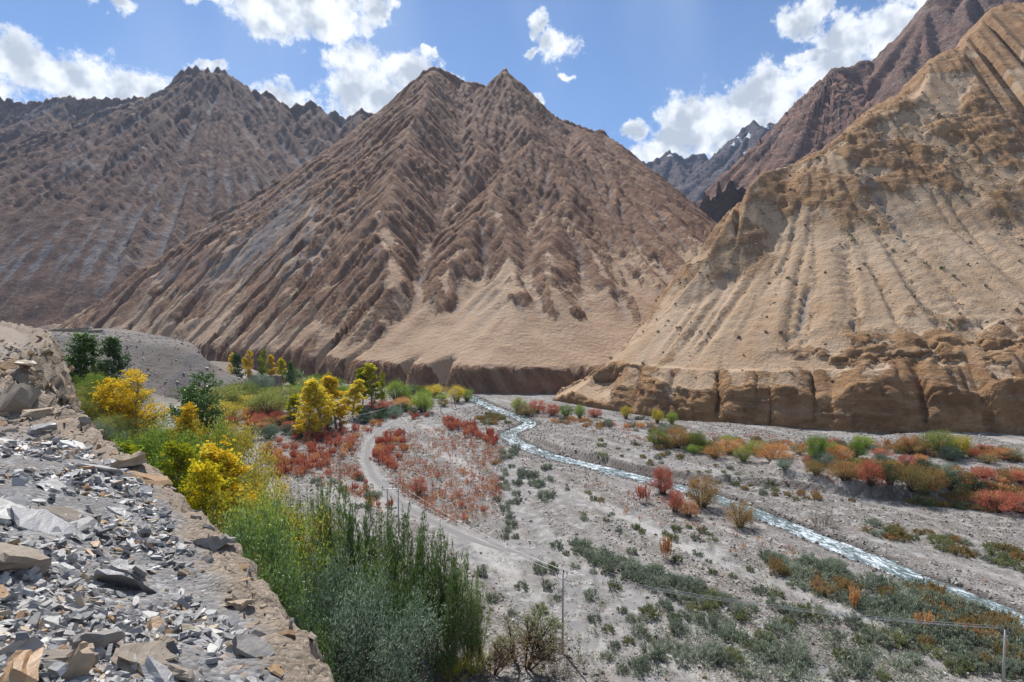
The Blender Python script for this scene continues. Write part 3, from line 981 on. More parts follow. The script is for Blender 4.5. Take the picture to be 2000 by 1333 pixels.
edge = nt.ss(vor.outputs['Distance'], 0.30, 0.55, 0, 0.55)
stone_c = nt.mix(edge, stone_c, srgb(84, 80, 77))
silt_c = nt.mix(n2, srgb(118, 115, 113), srgb(142, 139, 136))
sm = nt.math('ADD', nt.attr('silt'), nt.math('MULTIPLY', nt.math('SUBTRACT', n2, 0.5), 1.1))
sm = nt.ss(sm, 0.25, 0.75)
c = nt.mix(sm, stone_c, silt_c)
n4 = nt.noise(p, 0.55, 5, 0.7, 0.4)
c = nt.mix(nt.ss(n4, 0.5, 0.62, 0, 0.55), c, srgb(176, 171, 164))
c = nt.mix(nt.ss(n4, 0.46, 0.36, 0, 0.45), c, srgb(92, 88, 85))
c = nt.mix(nt.math('MULTIPLY', nt.attr('pale'), nt.ss(n2, 0.25, 0.6, 0.3, 1.0)), c, srgb(172, 168, 162))
c = nt.mix(nt.ss(n1, 0.45, 0.72, 0, 0.35), c, srgb(126, 115, 105))
c = nt.mix(nt.math('MULTIPLY', nt.attr('wet'), 0.8), c, srgb(74, 68, 62))
c = nt.mix(nt.math('MULTIPLY', nt.attr('cut'), 0.75), c, srgb(92, 82, 74))  # shade of the cut bank faces painted in as a darker band
c = nt.mix(nt.math('MULTIPLY', nt.attr('earth'), nt.ss(n2, 0.3, 0.6, 0.3, 0.9)), c, srgb(110, 98, 82))
c = nt.mix(nt.attr('green'), c, srgb(110, 150, 60))
bs = nt.node('ShaderNodeBsdfPrincipled', {'Base Color': c, 'Roughness': 0.9, 'Specular IOR Level': 0.2})
hb = nt.math('MULTIPLY', nt.math('SUBTRACT', 1.0, sm), nt.math('SUBTRACT', 1.0, vor.outputs['Distance']))
hb = nt.math('ADD', hb, nt.math('MULTIPLY', n2, 0.5))
bp = nt.node('ShaderNodeBump', {'Strength': 0.8, 'Distance': 0.16, 'Height': hb})
nt.l.new(bp.outputs[0], bs.inputs['Normal'])
nt.l.new(bs.outputs[0], out.inputs[0])
mat_gravel = m
ground = tag(grid_obj('ground', X, Y, z, mat_gravel, {'silt': silt, 'pale': 0.7 * sst(0.12, 0.4, fbm((X * FLOW[0] + Y * FLOW[1]) / 40 + 3, (X * FLOW[1] - Y * FLOW[0]) / 4.5, octv=4)), 'wet': wet, 'cut': cut, 'earth': sst(0, 14, left), 'green': green}), kind='structure')

# ---- river water
def ribbon(C, half, nv, zfun, name, mat, attr=True):
    T = np.gradient(C, axis=0)
    for _ in range(6):
        T[1:-1] = 0.25 * T[:-2] + 0.5 * T[1:-1] + 0.25 * T[2:]
    T /= np.linalg.norm(T, axis=1)[:, None]
    N = np.stack([T[:, 1], -T[:, 0]], 1)
    s = np.linspace(-1, 1, nv)
    RXX = C[:, 0][:, None] + N[:, 0][:, None] * s[None] * half[:, None]
    RYY = C[:, 1][:, None] + N[:, 1][:, None] * s[None] * half[:, None]
    RZZ = zfun(RXX, RYY, s)
    u = np.concatenate([[0], np.cumsum(np.linalg.norm(np.diff(C, axis=0), axis=1))])
    at_ = {'u': np.repeat(u[:, None], nv, 1), 'v': np.repeat(s[None], len(C), 0) * half[:, None]}
    return tag(grid_obj(name, RXX[:, ::-1], RYY[:, ::-1], RZZ[:, ::-1], mat, {k: a[:, ::-1] for k, a in at_.items()}), kind='structure')


m, nt, out = new_mat('river_water')
u, vv_ = nt.attr('u'), nt.attr('v')
fl = nt.node('ShaderNodeCombineXYZ', {0: nt.math('MULTIPLY', u, 0.45), 1: vv_, 2: 0.0}).outputs[0]
f1 = nt.noise(fl, 1.1, 6, 0.68, 1.2)
f2 = nt.noise(fl, 4.0, 4, 0.65, 0.8)
f3 = nt.noise(nt.node('ShaderNodeCombineXYZ', {0: u, 1: 0.0, 2: 0.0}).outputs[0], 0.06, 2, 0.5)
fo = nt.math('ADD', nt.math('MULTIPLY', f1, 0.65), nt.math('MULTIPLY', f2, 0.35))
fo = nt.math('ADD', fo, nt.math('MULTIPLY', nt.math('SUBTRACT', f3, 0.5), 0.25))
calmw = nt.ss(u, 235, 300, 0.0, 0.075)
foam = nt.ss(nt.math('SUBTRACT', fo, calmw), 0.47, 0.60)
wc = nt.mix(foam, srgb(92, 108, 108), srgb(205, 212, 216))
rough = nt.math('ADD', 0.12, nt.math('MULTIPLY', foam, 0.5))
bs = nt.node('ShaderNodeBsdfPrincipled', {'Base Color': wc, 'Roughness': rough, 'Specular IOR Level': 0.6, 'IOR': 1.33})
bp = nt.node('ShaderNodeBump', {'Strength': 0.7, 'Distance': 0.14, 'Height': fo})
nt.l.new(bp.outputs[0], bs.inputs['Normal'])
nt.l.new(bs.outputs[0], out.inputs[0])
rc = smooth_curve(river_c, 0.45, 2)
rw = np.interp(np.linspace(0, 1, len(rc)), np.linspace(0, 1, len(river_w)), river_w) + 0.9
ribbon(rc, rw, 15, lambda a, b, s: -0.42 + 0.16 * fbm(a / 1.1, b / 1.1, octv=3), 'river', m)

# ---- dirt track
m, nt, out = new_mat('dusty_track')
geo = nt.node('ShaderNodeNewGeometry')
n1 = nt.noise(geo.outputs['Position'], 1.4, 6, 0.65)
n2 = nt.noise(geo.outputs['Position'], 7.0, 3, 0.6)
rut = nt.ss(nt.math('ABSOLUTE', nt.math('SUBTRACT', nt.math('ABSOLUTE', nt.attr('v')), 0.75)), 0.0, 0.4)
c = nt.mix(n1, srgb(112, 109, 106), srgb(140, 136, 132))
c = nt.mix(nt.math('MULTIPLY', rut, 0.85), srgb(144, 141, 138), c)
c = nt.mix(nt.ss(n2, 0.55, 0.7, 0, 0.4), c, srgb(105, 101, 98))
bs = nt.node('ShaderNodeBsdfPrincipled', {'Base Color': c, 'Roughness': 0.95, 'Specular IOR Level': 0.1})
bp = nt.node('ShaderNodeBump', {'Strength': 0.6, 'Distance': 0.08, 'Height': nt.math('ADD', n1, nt.math('MULTIPLY', n2, 0.4))})
nt.l.new(bp.outputs[0], bs.inputs['Normal'])
nt.l.new(bs.outputs[0], out.inputs[0])
tw = 0.95 + 0.7 * fbm(np.arange(len(track_c)) / 9.0, np.zeros(len(track_c)), octv=3)
tw[-14:] *= np.linspace(1, 0.3, 14)
ribbon(track_c, tw, 9, lambda a, b, s: zfloor_full(a, b)[0] + 0.05 - 0.075 * np.abs(s)[None] ** 3, 'track', m)

# ---- gravel terrace
cell = 1.1
X, Y = base_grid(-330, -84, 168, 470, cell)
tedge = L3([(-260, 668, 258), (-100, 652, 250), (60, 648, 242), (160, 656, 236), (230, 662, 232), (300, 668, 228), (345, 674, 225), (385, 690, 222), (415, 711, 224), (440, 729, 232), (455, 738, 247), (458, 735, 270), (445, 722, 310), (400, 700, 380), (330, 680, 470)])
tedge = smooth_curve(tedge, 3, 3)
d, t, sd = seg_dist(X, Y, tedge, True)
tz = np.interp(t, np.concatenate([[0], np.cumsum(np.linalg.norm(np.diff(tedge[:, :2], axis=0), axis=1))]), tedge[:, 2])
n = fbm(X / 14, Y / 14, octv=4)
front = tz - 0.62 * np.sqrt(d * d + 6) + 1.5 + 1.0 * n
back = tz + 0.012 * d - 0.25 * sst(-6, 60, X + 150) * d * 0.0 + 0.15 * n
z = np.where(sd > 0, front, back)
z = blur(z, 2) + 0.25 * fbm(X / 4, Y / 4, octv=3)
mat_terr = rock_material('terrace_gravel', srgb(134, 124, 114), srgb(122, 113, 104), srgb(106, 94, 84), srgb(84, 74, 67), srgb(122, 118, 114), 0.55, 1.0, 0.7)
tag(grid_obj('terrace', X, Y, z, mat_terr, {'rock': 0.15 + 0.5 * n, 'grey': 0.5 + 0.5 * n}, cut=z > -1), kind='structure')
TERR = (z, -330, 168, cell)

# ---- hillside the camera looks along: slate scree, broken edge, earth bluff
E = np.array([(9, -12, 23.6), (6, -5, 23.9), (3.6, 0, 24.1), (1.2, 4.2, 24.4)] + [tuple(at(*q)) for q in (
    (640, 1345, 7.4), (600, 1290, 8.3), (560, 1240, 9.3), (515, 1180, 10.7), (480, 1125, 12), (446, 1070, 13.3), (410, 1020, 14.6), (375, 975, 15.8), (335, 935, 17.3), (240, 897, 20.5), (190, 868, 22.5), (100, 812, 26.5), (0, 762, 31.5),
    (-100, 748, 36), (-38, 752, 39.5), (5, 740, 42), (34, 715, 45.5), (60, 697, 50), (72, 675, 58), (65, 659, 72), (35, 646, 96), (0, 636, 130), (-80, 634, 170))], float)
E[4:17, 0] -= 0.35 + 0.028 * E[4:17, 1]
Es = smooth_curve(E, 0.16, 30)
uu = np.concatenate([[0], np.cumsum(np.linalg.norm(np.diff(Es[:, :2], axis=0), axis=1))])
# rows thin out with distance
dist = np.hypot(Es[:, 0], Es[:, 1])
pick, last = [0], 0.0
for i in range(1, len(Es)):
    if uu[i] - last >= max(0.13, dist[i] * 0.011):
        pick.append(i)
        last = uu[i]
Es, uu = Es[pick], uu[pick]
Tn = np.gradient(Es[:, :2], axis=0)
for _ in range(50):
    Tn[1:-1] = 0.25 * Tn[:-2] + 0.5 * Tn[1:-1] + 0.25 * Tn[2:]
Tn /= np.linalg.norm(Tn, axis=1)[:, None]
Nn = np.stack([Tn[:, 1], -Tn[:, 0]], 1)              # towards the valley
vs = np.concatenate([-grow(0, 60, 0.13, 1.022)[::-1], grow(0.08, 7.5, 0.06, 1.018)])
U, Vh = np.meshgrid(uu, vs)
HX = Es[None, :, 0] + Vh * Nn[None, :, 0]
HY = Es[None, :, 1] + Vh * Nn[None, :, 1]
far = sst(36, 52, U)
wob = 0.55 * fbm(U / 2.2, Vh / 3, octv=4)
ve = Vh + wob * sst(0.3, 3, dist[pick][None] * 0.2)
up = np.maximum(-ve, 0)
dn = np.maximum(ve, 0)
rise = (0.42 * up + 0.02 * np.minimum(up, 8) ** 2 * 0) * (1 - far) + 0.22 * up * far
fall = 0.85 * np.minimum(dn, 0.6) + 4.2 * np.maximum(dn - 0.6, 0)
HZ = Es[None, :, 2] + rise - fall
# keep the ground under the camera itself clear
HZ = np.minimum(HZ, 27.6 + 0.16 * np.hypot(HX, HY))
HZ += 0.35 * fbm(HX / 3.5, HY / 3.5, octv=4) + 0.10 * fbm(HX / 0.7, HY / 0.7, octv=3)
NN = grid_normals(HX, HY, HZ)
bl = sst(-0.9, 0.5, ve + 0.5 * fbm(HX / 1.2, HY / 1.2, HZ / 1.2, octv=3))
dsp = bl * (0.55 * (ridged(HX / 1.9, HY / 1.9, HZ / 1.4, 4, 0.6) - 0.35) + 0.32 * (ridged(HX / 0.6, HY / 0.6, HZ / 0.4, 3, 0.6) - 0.35)) * (1 + 2.5 * far)
sgn = np.sign(NN[..., 2:3])
HX = HX + NN[..., 0] * sgn[..., 0] * dsp
HY = HY + NN[..., 1] * sgn[..., 0] * dsp
HZ = HZ + NN[..., 2] * sgn[..., 0] * dsp

m, nt, out = new_mat('slate_hillside')
geo = nt.node('ShaderNodeNewGeometry')
p = geo.outputs['Position']
vor = nt.node('ShaderNodeTexVoronoi', {'Vector': p, 'Scale': 11.0})
rnd = nt.node('ShaderNodeSeparateXYZ', {0: vor.outputs['Color']})
n1 = nt.noise(p, 1.2, 6, 0.65)
n2 = nt.noise(p, 9.0, 6, 0.7)
n3 = nt.noise(p, 0.35, 4, 0.6)
dust = nt.mix(n2, srgb(96, 93, 91), srgb(146, 143, 140))
chips = nt.mix(rnd.outputs[0], srgb(92, 92, 95), srgb(186, 185, 183))
chips = nt.mix(nt.ss(rnd.outputs[1], 0.82, 0.95, 0, 0.6), chips, srgb(186, 152, 112))
c = nt.mix(nt.ss(n1, 0.42, 0.62, 0.15, 0.75), dust, chips)
earth = nt.mix(n2, srgb(112, 99, 86), srgb(162, 147, 129))
earth = nt.mix(nt.ss(rnd.outputs[0], 0.72, 0.9, 0, 0.55), earth, srgb(172, 158, 142))
em = nt.math('ADD', nt.attr('earth'), nt.math('MULTIPLY', nt.math('SUBTRACT', n1, 0.5), 0.9))
c = nt.mix(nt.ss(em, 0.3, 0.7), c, earth)
c = nt.mix(nt.ss(n2, 0.62, 0.75, 0, 0.5), c, srgb(70, 64, 60))
bs = nt.node('ShaderNodeBsdfPrincipled', {'Base Color': c, 'Roughness': 0.9, 'Specular IOR Level': 0.2})
hb = nt.math('ADD', nt.math('MULTIPLY', n1, 1.4), nt.math('ADD', nt.math('MULTIPLY', n2, 0.7), nt.math('MULTIPLY', vor.outputs['Distance'], -0.5)))
bp = nt.node('ShaderNodeBump', {'Strength': 0.9, 'Distance': 0.09, 'Height': hb})
nt.l.new(bp.outputs[0], bs.inputs['Normal'])
nt.l.new(bs.outputs[0], out.inputs[0])
earthm = np.clip(bl * 0.9 + far * (0.62 + 0.5 * fbm(HX / 6, HY / 6, octv=3)) , 0, 1)
hill = tag(grid_obj('hillside', HX, HY, HZ, m, {'earth': earthm}, cut=HZ > -3), kind='structure')

# ================================================================== PLANTS
def foliage_mat(name, c1, c2, c3, trans=0.35, spec=0.0):
    c1, c2, c3 = [tuple(min(0.9, q * 1.45) for q in c[:3]) for c in (c1, c2, c3)]
    m, nt, out = new_mat(name)
    oi = nt.node('ShaderNodeObjectInfo')
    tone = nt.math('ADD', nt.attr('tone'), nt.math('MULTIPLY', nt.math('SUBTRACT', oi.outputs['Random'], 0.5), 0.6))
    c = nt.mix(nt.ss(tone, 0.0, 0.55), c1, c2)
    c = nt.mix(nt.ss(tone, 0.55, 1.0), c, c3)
    d = nt.node('ShaderNodeBsdfDiffuse', {'Color': c})
    t = nt.node('ShaderNodeBsdfTranslucent', {'Color': c})
    s = nt.node('ShaderNodeMixShader', {0: trans, 1: d.outputs[0], 2: t.outputs[0]}).outputs[0]
    if spec:
        g = nt.node('ShaderNodeBsdfGlossy', {'Color': (1, 1, 1), 'Roughness': 0.38})
        s = nt.node('ShaderNodeMixShader', {0: spec, 1: s, 2: g.outputs[0]}).outputs[0]
    nt.l.new(s, out.inputs[0])
    return m


def bark_mat(name, c1, c2):
    m, nt, out = new_mat(name)
    tcn = nt.node('ShaderNodeTexCoord')
    n = nt.noise(nt.vmath('MULTIPLY', tcn.outputs['Object'], (6, 6, 1.2)), 2.0, 4, 0.6)
    bs = nt.node('ShaderNodeBsdfPrincipled', {'Base Color': nt.mix(n, c1, c2), 'Roughness': 0.9, 'Specular IOR Level': 0.1})
    nt.l.new(bs.outputs[0], out.inputs[0])
    return m


FM = {
    'poplar_green': foliage_mat('poplar_leaf_green', srgb(38, 62, 24), srgb(62, 92, 36), srgb(98, 126, 52), 0.3, 0.04),
    'poplar_yellow': foliage_mat('poplar_leaf_yellow', srgb(150, 128, 34), srgb(200, 170, 44), srgb(222, 196, 78), 0.4),
    'poplar_mixed': foliage_mat('poplar_leaf_turning', srgb(84, 104, 30), srgb(146, 148, 36), srgb(206, 186, 46), 0.4),
    'willow_green': foliage_mat('willow_leaf_green', srgb(58, 82, 40), srgb(92, 116, 56), srgb(140, 158, 102), 0.28, 0.07),
    'willow_light': foliage_mat('willow_leaf_light', srgb(72, 96, 40), srgb(112, 134, 58), srgb(152, 164, 84), 0.35),
    'willow_olive': foliage_mat('willow_leaf_olive', srgb(84, 92, 44), srgb(122, 128, 66), srgb(156, 156, 92), 0.35),
    'willow_yellow': foliage_mat('willow_leaf_yellowing', srgb(130, 124, 46), srgb(172, 156, 62), srgb(204, 184, 92), 0.4),
    'buckthorn': foliage_mat('buckthorn_leaf', srgb(58, 72, 60), srgb(92, 108, 90), srgb(134, 148, 126), 0.25),
    'dark_buckthorn': foliage_mat('dark_buckthorn_leaf', srgb(36, 50, 36), srgb(60, 76, 52), srgb(92, 106, 76), 0.25),
    'grey_tuft': foliage_mat('grey_tuft_leaf', srgb(92, 100, 84), srgb(126, 134, 114), srgb(156, 162, 144), 0.3),
    'green_tuft': foliage_mat('olive_tuft_leaf', srgb(84, 94, 62), srgb(116, 122, 82), srgb(146, 146, 104), 0.3),
    'red': foliage_mat('red_shrub_leaf', srgb(136, 78, 62), srgb(166, 96, 76), srgb(182, 134, 108), 0.35),
    'orange': foliage_mat('orange_shrub_leaf', srgb(150, 106, 68), srgb(182, 132, 86), srgb(196, 162, 114), 0.35),
    'rust': foliage_mat('rust_and_olive_shrub_leaf', srgb(104, 100, 62), srgb(140, 118, 76), srgb(166, 122, 82), 0.35),
    'dry': foliage_mat('dry_brush', srgb(92, 76, 66), srgb(128, 106, 90), srgb(156, 130, 112), 0.2),
    'grass': foliage_mat('yellow_green_grass', srgb(110, 120, 40), srgb(164, 164, 56), srgb(196, 186, 90), 0.4),
    'tamarisk': foliage_mat('half_dry_tamarisk_leaf', srgb(116, 84, 66), srgb(134, 112, 86), srgb(130, 142, 104), 0.3),
}
BARK = {
    'poplar': bark_mat('poplar_bark', srgb(120, 112, 96), srgb(160, 152, 134)),
    'willow': bark_mat('willow_bark', srgb(88, 74, 56), srgb(124, 106, 80)),
    'dark': bark_mat('dark_twig_bark', srgb(70, 58, 48), srgb(104, 88, 74)),
    'red': bark_mat('reddish_twig_bark', srgb(108, 62, 48), srgb(140, 92, 70)),
}


def unit(v):
    return v / (np.linalg.norm(v, axis=-1, keepdims=True) + 1e-9)


def make_axes(r, base, direc, length, K=5, droop=0.0, wig=0.05):
    """n straight-ish axes as (n,K,3)"""
    s = np.linspace(0, 1, K)[None, :, None]
    n = len(base)
    A = base[:, None, :] + direc[:, None, :] * s * length[:, None, None]
    A[..., 2] -= (droop * length[:, None]) * s[..., 0] ** 2
    w = np.cumsum(r.normal(size=(n, K, 3)) * wig, axis=1) * length[:, None, None] / K
    w[:, 0] = 0
    return A + w


def twigs_from(r, A, count, f0, f1, ang, length, K=4, droop=0.0, wig=0.06, lpow=0.6):
    n, KA, _ = A.shape
    i = r.integers(0, n, count)
    s = f0 + (f1 - f0) * r.random(count)
    q = s * (KA - 1)
    k = np.minimum(q.astype(int), KA - 2)
    f = (q - k)[:, None]
    base = A[i, k] * (1 - f) + A[i, k + 1] * f
    tan = unit(A[i, k + 1] - A[i, k])
    perp = unit(np.cross(tan, r.normal(size=(count, 3))))
    an = R(ang) * (0.6 + 0.8 * r.random(count))[:, None]
    d = unit(tan * np.cos(an) + perp * np.sin(an))
    L = length * (0.5 + 0.8 * r.random(count)) * (1.05 - s) ** lpow
    return make_axes(r, base, d, L, K, droop, wig)


def tubes(A, r0, r1, sides=3):
    """taper tubes along axes (n,K,3) -> V, F(quads)"""
    n, K, _ = A.shape
    T = unit(np.gradient(A, axis=1))
    ref = np.where(np.abs(T[..., 2:3]) > 0.9, np.array([1.0, 0, 0]), np.array([0, 0, 1.0]))
    B = unit(np.cross(T, ref))
    C = np.cross(T, B)
    rad = np.linspace(1, 0, K)[None, :, None] * (np.broadcast_to(r0, (n,))[:, None, None] - r1) + r1
    ang = np.arange(sides) * 2 * math.pi / sides
    V = A[:, :, None, :] + rad[..., None] * (np.cos(ang)[None, None, :, None] * B[:, :, None] + np.sin(ang)[None, None, :, None] * C[:, :, None])
    idx = np.arange(n * K * sides).reshape(n, K, sides)
    a = idx[:, :-1, :]
    b = np.roll(idx, -1, axis=2)[:, :-1, :]
    c = np.roll(idx, -1, axis=2)[:, 1:, :]
    d = idx[:, 1:, :]
    return V.reshape(-1, 3), np.stack([a, b, c, d], -1).reshape(-1, 4)


def leaves_on(r, A, count, f0, length, width, jit=0.05, align=0.6, up=0.2, tone_scale=0.6, tone_lift=0.0):
    n, KA, _ = A.shape
    Ls = np.linalg.norm(A[:, -1] - A[:, 0], axis=1)
    i = r.choice(n, count, p=Ls / Ls.sum())
    s = f0 + (1 - f0) * r.random(count) ** 0.8
    q = s * (KA - 1)
    k = np.minimum(q.astype(int), KA - 2)
    f = (q - k)[:, None]
    p = A[i, k] * (1 - f) + A[i, k + 1] * f + r.normal(size=(count, 3)) * jit
    tan = unit(A[i, k + 1] - A[i, k])
    d = unit(tan * align + r.normal(size=(count, 3)) * (1 - align) + np.array([0, 0, up]))
    side = unit(np.cross(d, r.normal(size=(count, 3))))
    L = length * (0.6 + 0.8 * r.random(count))[:, None]
    Wd = width * (0.6 + 0.8 * r.random(count))[:, None]
    nv = np.cross(d, side)
    v0 = p
    v1 = p + d * L * 0.5 + side * Wd * 0.5 + nv * Wd * 0.12
    v2 = p + d * L
    v3 = p + d * L * 0.5 - side * Wd * 0.5 + nv * Wd * 0.12
    V = np.stack([v0, v1, v2, v3], 1).reshape(-1, 3)
    F = np.arange(count * 4).reshape(-1, 4)
    ax_t = r.random(n)[i]
    hz = p[:, 2] / max(1e-6, p[:, 2].max())
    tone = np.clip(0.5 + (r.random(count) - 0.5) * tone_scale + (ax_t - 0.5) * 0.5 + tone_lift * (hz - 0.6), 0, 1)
    return V, F, np.repeat(tone, 4)


def quad_mesh(name, V, F, mat, tone=None, smooth=True):
    me = raw_mesh(name, V, F.ravel(), np.arange(len(F)) * 4, smooth)
    me.materials.append(mat)
    if tone is not None:
        set_attr(me, 'tone', tone)
    return me


def mesh_size(V):
    return float(np.percentile(V[:, 2], 99.7)), float(2 * np.percentile(np.hypot(V[:, 0], V[:, 1]), 97))


def gen_shrub(seed, stems, h, spread, base_r, twigs, twig_l, twig_ang, n_leaf, ll, lw, f0=0.2, droop=0.05, stem_r=0.03, jit=0.05, align=0.6, sides=3, hvar=0.3, up=0.2, tf0=0.25, tone_lift=0.0):
    r = np.random.default_rng(seed)
    az_ = r.random(stems) * 2 * math.pi
    th = np.abs(r.normal(size=stems)) * spread
    th = np.minimum(th, 1.45)
    d = np.stack([np.cos(az_) * np.sin(th), np.sin(az_) * np.sin(th), np.cos(th)], 1)
    br = base_r * np.sqrt(r.random(stems))
    baz = az_ + r.normal(size=stems) * 0.6
    base = np.stack([np.cos(baz) * br, np.sin(baz) * br, np.full(stems, -0.1 * h)], 1)
    L = h * 1.1 * (1 - hvar * r.random(stems)) * (0.65 + 0.35 * np.cos(th))
    A = make_axes(r, base, d, L, 6, droop, 0.08)
    SV, SF = tubes(A, stem_r, stem_r * 0.25, sides)
    axes = A
    if twigs:
        B = twigs_from(r, A, twigs, tf0, 0.97, twig_ang, twig_l * h, 4, droop, 0.1)
        tv, tf = tubes(B, stem_r * 0.4, stem_r * 0.12, 3)
        SF = np.concatenate([SF, tf + len(SV)])
        SV = np.concatenate([SV, tv])
        V, F, T = leaves_on(r, B, int(n_leaf * 0.8), 0.1, ll, lw, jit, align, up, tone_lift=tone_lift)
        V2, F2, T2 = leaves_on(r, A, n_leaf - int(n_leaf * 0.8), max(f0, 0.3), ll, lw, jit, align, up, tone_lift=tone_lift)
        F = np.concatenate([F, F2 + len(V)])
        V = np.concatenate([V, V2])
        T = np.concatenate([T, T2])
    else:
        V, F, T = leaves_on(r, A, n_leaf, f0, ll, lw, jit, align, up, tone_lift=tone_lift)
    return (SV, SF), (V, F, T)


def gen_dome(seed, H, Rr, n_clump, cr, n_leaf, ll, lw, el=1.0, stem_r=0.04, shell=0.6):
    """rounded bush: leaf clumps filling a dome, each carried by its own curved stem"""
    r = np.random.default_rng(seed)
    th = r.random(n_clump) * 2 * math.pi
    cz = r.uniform(-0.75, 1.0, n_clump)
    rad = (shell + (1 - shell) * r.random(n_clump)) * r.uniform(0.82, 1.08, n_clump)
    s_ = np.sqrt(1 - np.clip(cz, -1, 1) ** 2)
    d = np.stack([np.cos(th) * s_, np.sin(th) * s_, cz], 1)
    wob = 1 + 0.22 * np.sin(3 * th + seed) + 0.12 * np.sin(5 * th + 2 * seed)
    C = np.stack([d[:, 0] * Rr * rad * wob, d[:, 1] * Rr * rad * wob, H * (0.48 + 0.46 * d[:, 2] * rad)], 1)
    base = np.stack([np.cos(th) * Rr * 0.12, np.sin(th) * Rr * 0.12, np.full(n_clump, -0.08 * H)], 1) * np.array([1, 1, 1])
    s = np.linspace(0, 1, 5)[None, :, None]
    A = base[:, None] * (1 - s) + C[:, None] * s
    A[..., 2] += 0.18 * H * np.sin(s[..., 0] * math.pi) * 0.6
    A[:, 1:-1] += r.normal(size=(n_clump, 3, 3)) * 0.03 * Rr
    SV, SF = tubes(A, stem_r, stem_r * 0.25, 3)
    i = r.integers(0, n_clump, n_leaf)
    out = unit(C - np.array([0, 0, 0.25 * H]) + np.array([0, 0, 0.15 * H]))
    size = r.uniform(0.7, 1.35, n_clump)
    p = C[i] + r.normal(size=(n_leaf, 3)) * (cr * size[i])[:, None] * np.array([1, 1, 0.8]) + out[i] * (r.normal(size=n_leaf) * cr * (el - 1))[:, None]
    p[:, 2] = np.maximum(p[:, 2], 0.02 * H)
    dd = unit(out[i] * (0.5 + 0.4 * (el > 1)) + r.normal(size=(n_leaf, 3)) * 0.6)
    side = unit(np.cross(dd, r.normal(size=(n_leaf, 3))))
    L = ll * r.uniform(0.6, 1.4, n_leaf)[:, None]
    Wd = lw * r.uniform(0.6, 1.4, n_leaf)[:, None]
    V = np.stack([p, p + dd * L * 0.5 + side * Wd * 0.5, p + dd * L, p + dd * L * 0.5 - side * Wd * 0.5], 1).reshape(-1, 3)
    tone = np.clip(0.5 + (r.random(n_leaf) - 0.5) * 0.6 + (r.random(n_clump)[i] - 0.5) * 0.6, 0, 1)
    return (SV, SF), (V, np.arange(n_leaf * 4).reshape(-1, 4), np.repeat(tone, 4))


def gen_poplar(seed, h=14.0, width=5.0, n_branch=64, n_leaf=7000, ll=0.32, lw=0.28, lean=0.0, low=0.04, leaders=1):
    r = np.random.default_rng(seed)
    trunk = make_axes(r, np.zeros((leaders, 3)) + np.array([0, 0, -0.4]), unit(r.normal(size=(leaders, 3)) * (0.05 + 0.1 * (leaders > 1)) + np.array([lean, 0, 1.0])), np.linspace(1, 0.86, leaders) * h, 9, 0, 0.05)
    SV, SF = tubes(trunk, h * 0.014, h * 0.002, 6)
    s = low + (0.96 - low) * r.random(n_branch) ** 0.85
    q = s * 8
    k = np.minimum(q.astype(int), 7)
    f = (q - k)[:, None]
    ti = r.integers(0, leaders, n_branch)
    base = trunk[ti, k] * (1 - f) + trunk[ti, k + 1] * f
    a = r.random(n_branch) * 2 * math.pi
    prof = np.interp(s, [0, 0.1, 0.3, 0.55, 0.8, 1.0], [0.75, 1.0, 1.0, 0.75, 0.42, 0.15]) * (0.7 + 0.55 * r.random(n_branch))
    th = R(46) * (1.08 - 0.5 * s) * (0.8 + 0.4 * r.random(n_branch))
    d = np.stack([np.cos(a) * np.sin(th), np.sin(a) * np.sin(th), np.cos(th)], 1)
    L = prof * width * 0.5 / np.maximum(np.sin(th), 0.35)
    B = make_axes(r, base, d, L, 6, -0.05, 0.1)
    bv, bf = tubes(B, h * 0.0042, h * 0.001, 4)
    SF = np.concatenate([SF, bf + len(SV)])
    SV = np.concatenate([SV, bv])
    Tw = twigs_from(r, B, n_branch * 7, 0.2, 1.0, 50, width * 0.2, 4, 0.0, 0.12, 0.3)
    V, F, T = leaves_on(r, Tw, n_leaf, 0.05, ll, lw, 0.12, 0.3, 0.0, tone_lift=0.25)
    return (SV, SF), (V, F, T)


MESH_CACHE = {}


class Kind:
    """variants of one sort of plant: stems mesh + leaves mesh per variant; sorts of the same growth share meshes"""
    def __init__(self, name, data, bark, leaf):
        self.mats = (bark, leaf)
        if id(data) not in MESH_CACHE:
            vs_ = []
            for st, lf in data:
                hh, ww = mesh_size(lf[0])
                vs_.append((quad_mesh(name + '_stems', st[0], st[1], bark), quad_mesh(name + '_leaves', lf[0], lf[1], leaf, lf[2], smooth=False), hh, ww))
            MESH_CACHE[id(data)] = vs_
        self.v = MESH_CACHE[id(data)]


pop_data = [gen_poplar(21), gen_poplar(22, width=4.2, n_branch=70), gen_poplar(23, width=5.6, n_branch=70, leaders=2), gen_poplar(24, width=3.2, n_branch=56, n_leaf=4600)]
will_data = [gen_shrub(31 + i, 34, 12.0, 0.20, 1.5, 700, 0.17, 40, 13500, 0.27, 0.085, 0.2, 0.08, 0.045, 0.10, 0.75, up=0.35, tf0=0.2) for i in range(3)]
round_data = [gen_dome(41 + i, 4.0, 2.3, 80, 0.36, 6000, 0.17, 0.075) for i in range(3)]
nround_data = [gen_dome(141 + i, 5.0, 3.0, 75, 0.36, 17000, 0.13, 0.06) for i in range(3)]
nbuck_data = [gen_dome(151 + i, 5.0, 3.0, 120, 0.26, 15000, 0.13, 0.045, 2.4) for i in range(2)]
npop_data = [gen_poplar(121 + i, width=w_, n_branch=80, n_leaf=9500, ll=0.2, lw=0.17, leaders=l_) for i, (w_, l_) in enumerate([(5.0, 1), (4.2, 1), (5.4, 2), (3.4, 1)])]
buck_data = [gen_dome(51 + i, 4.0, 2.4, 70, 0.30, 5600, 0.19, 0.07, 1.9) for i in range(3)]
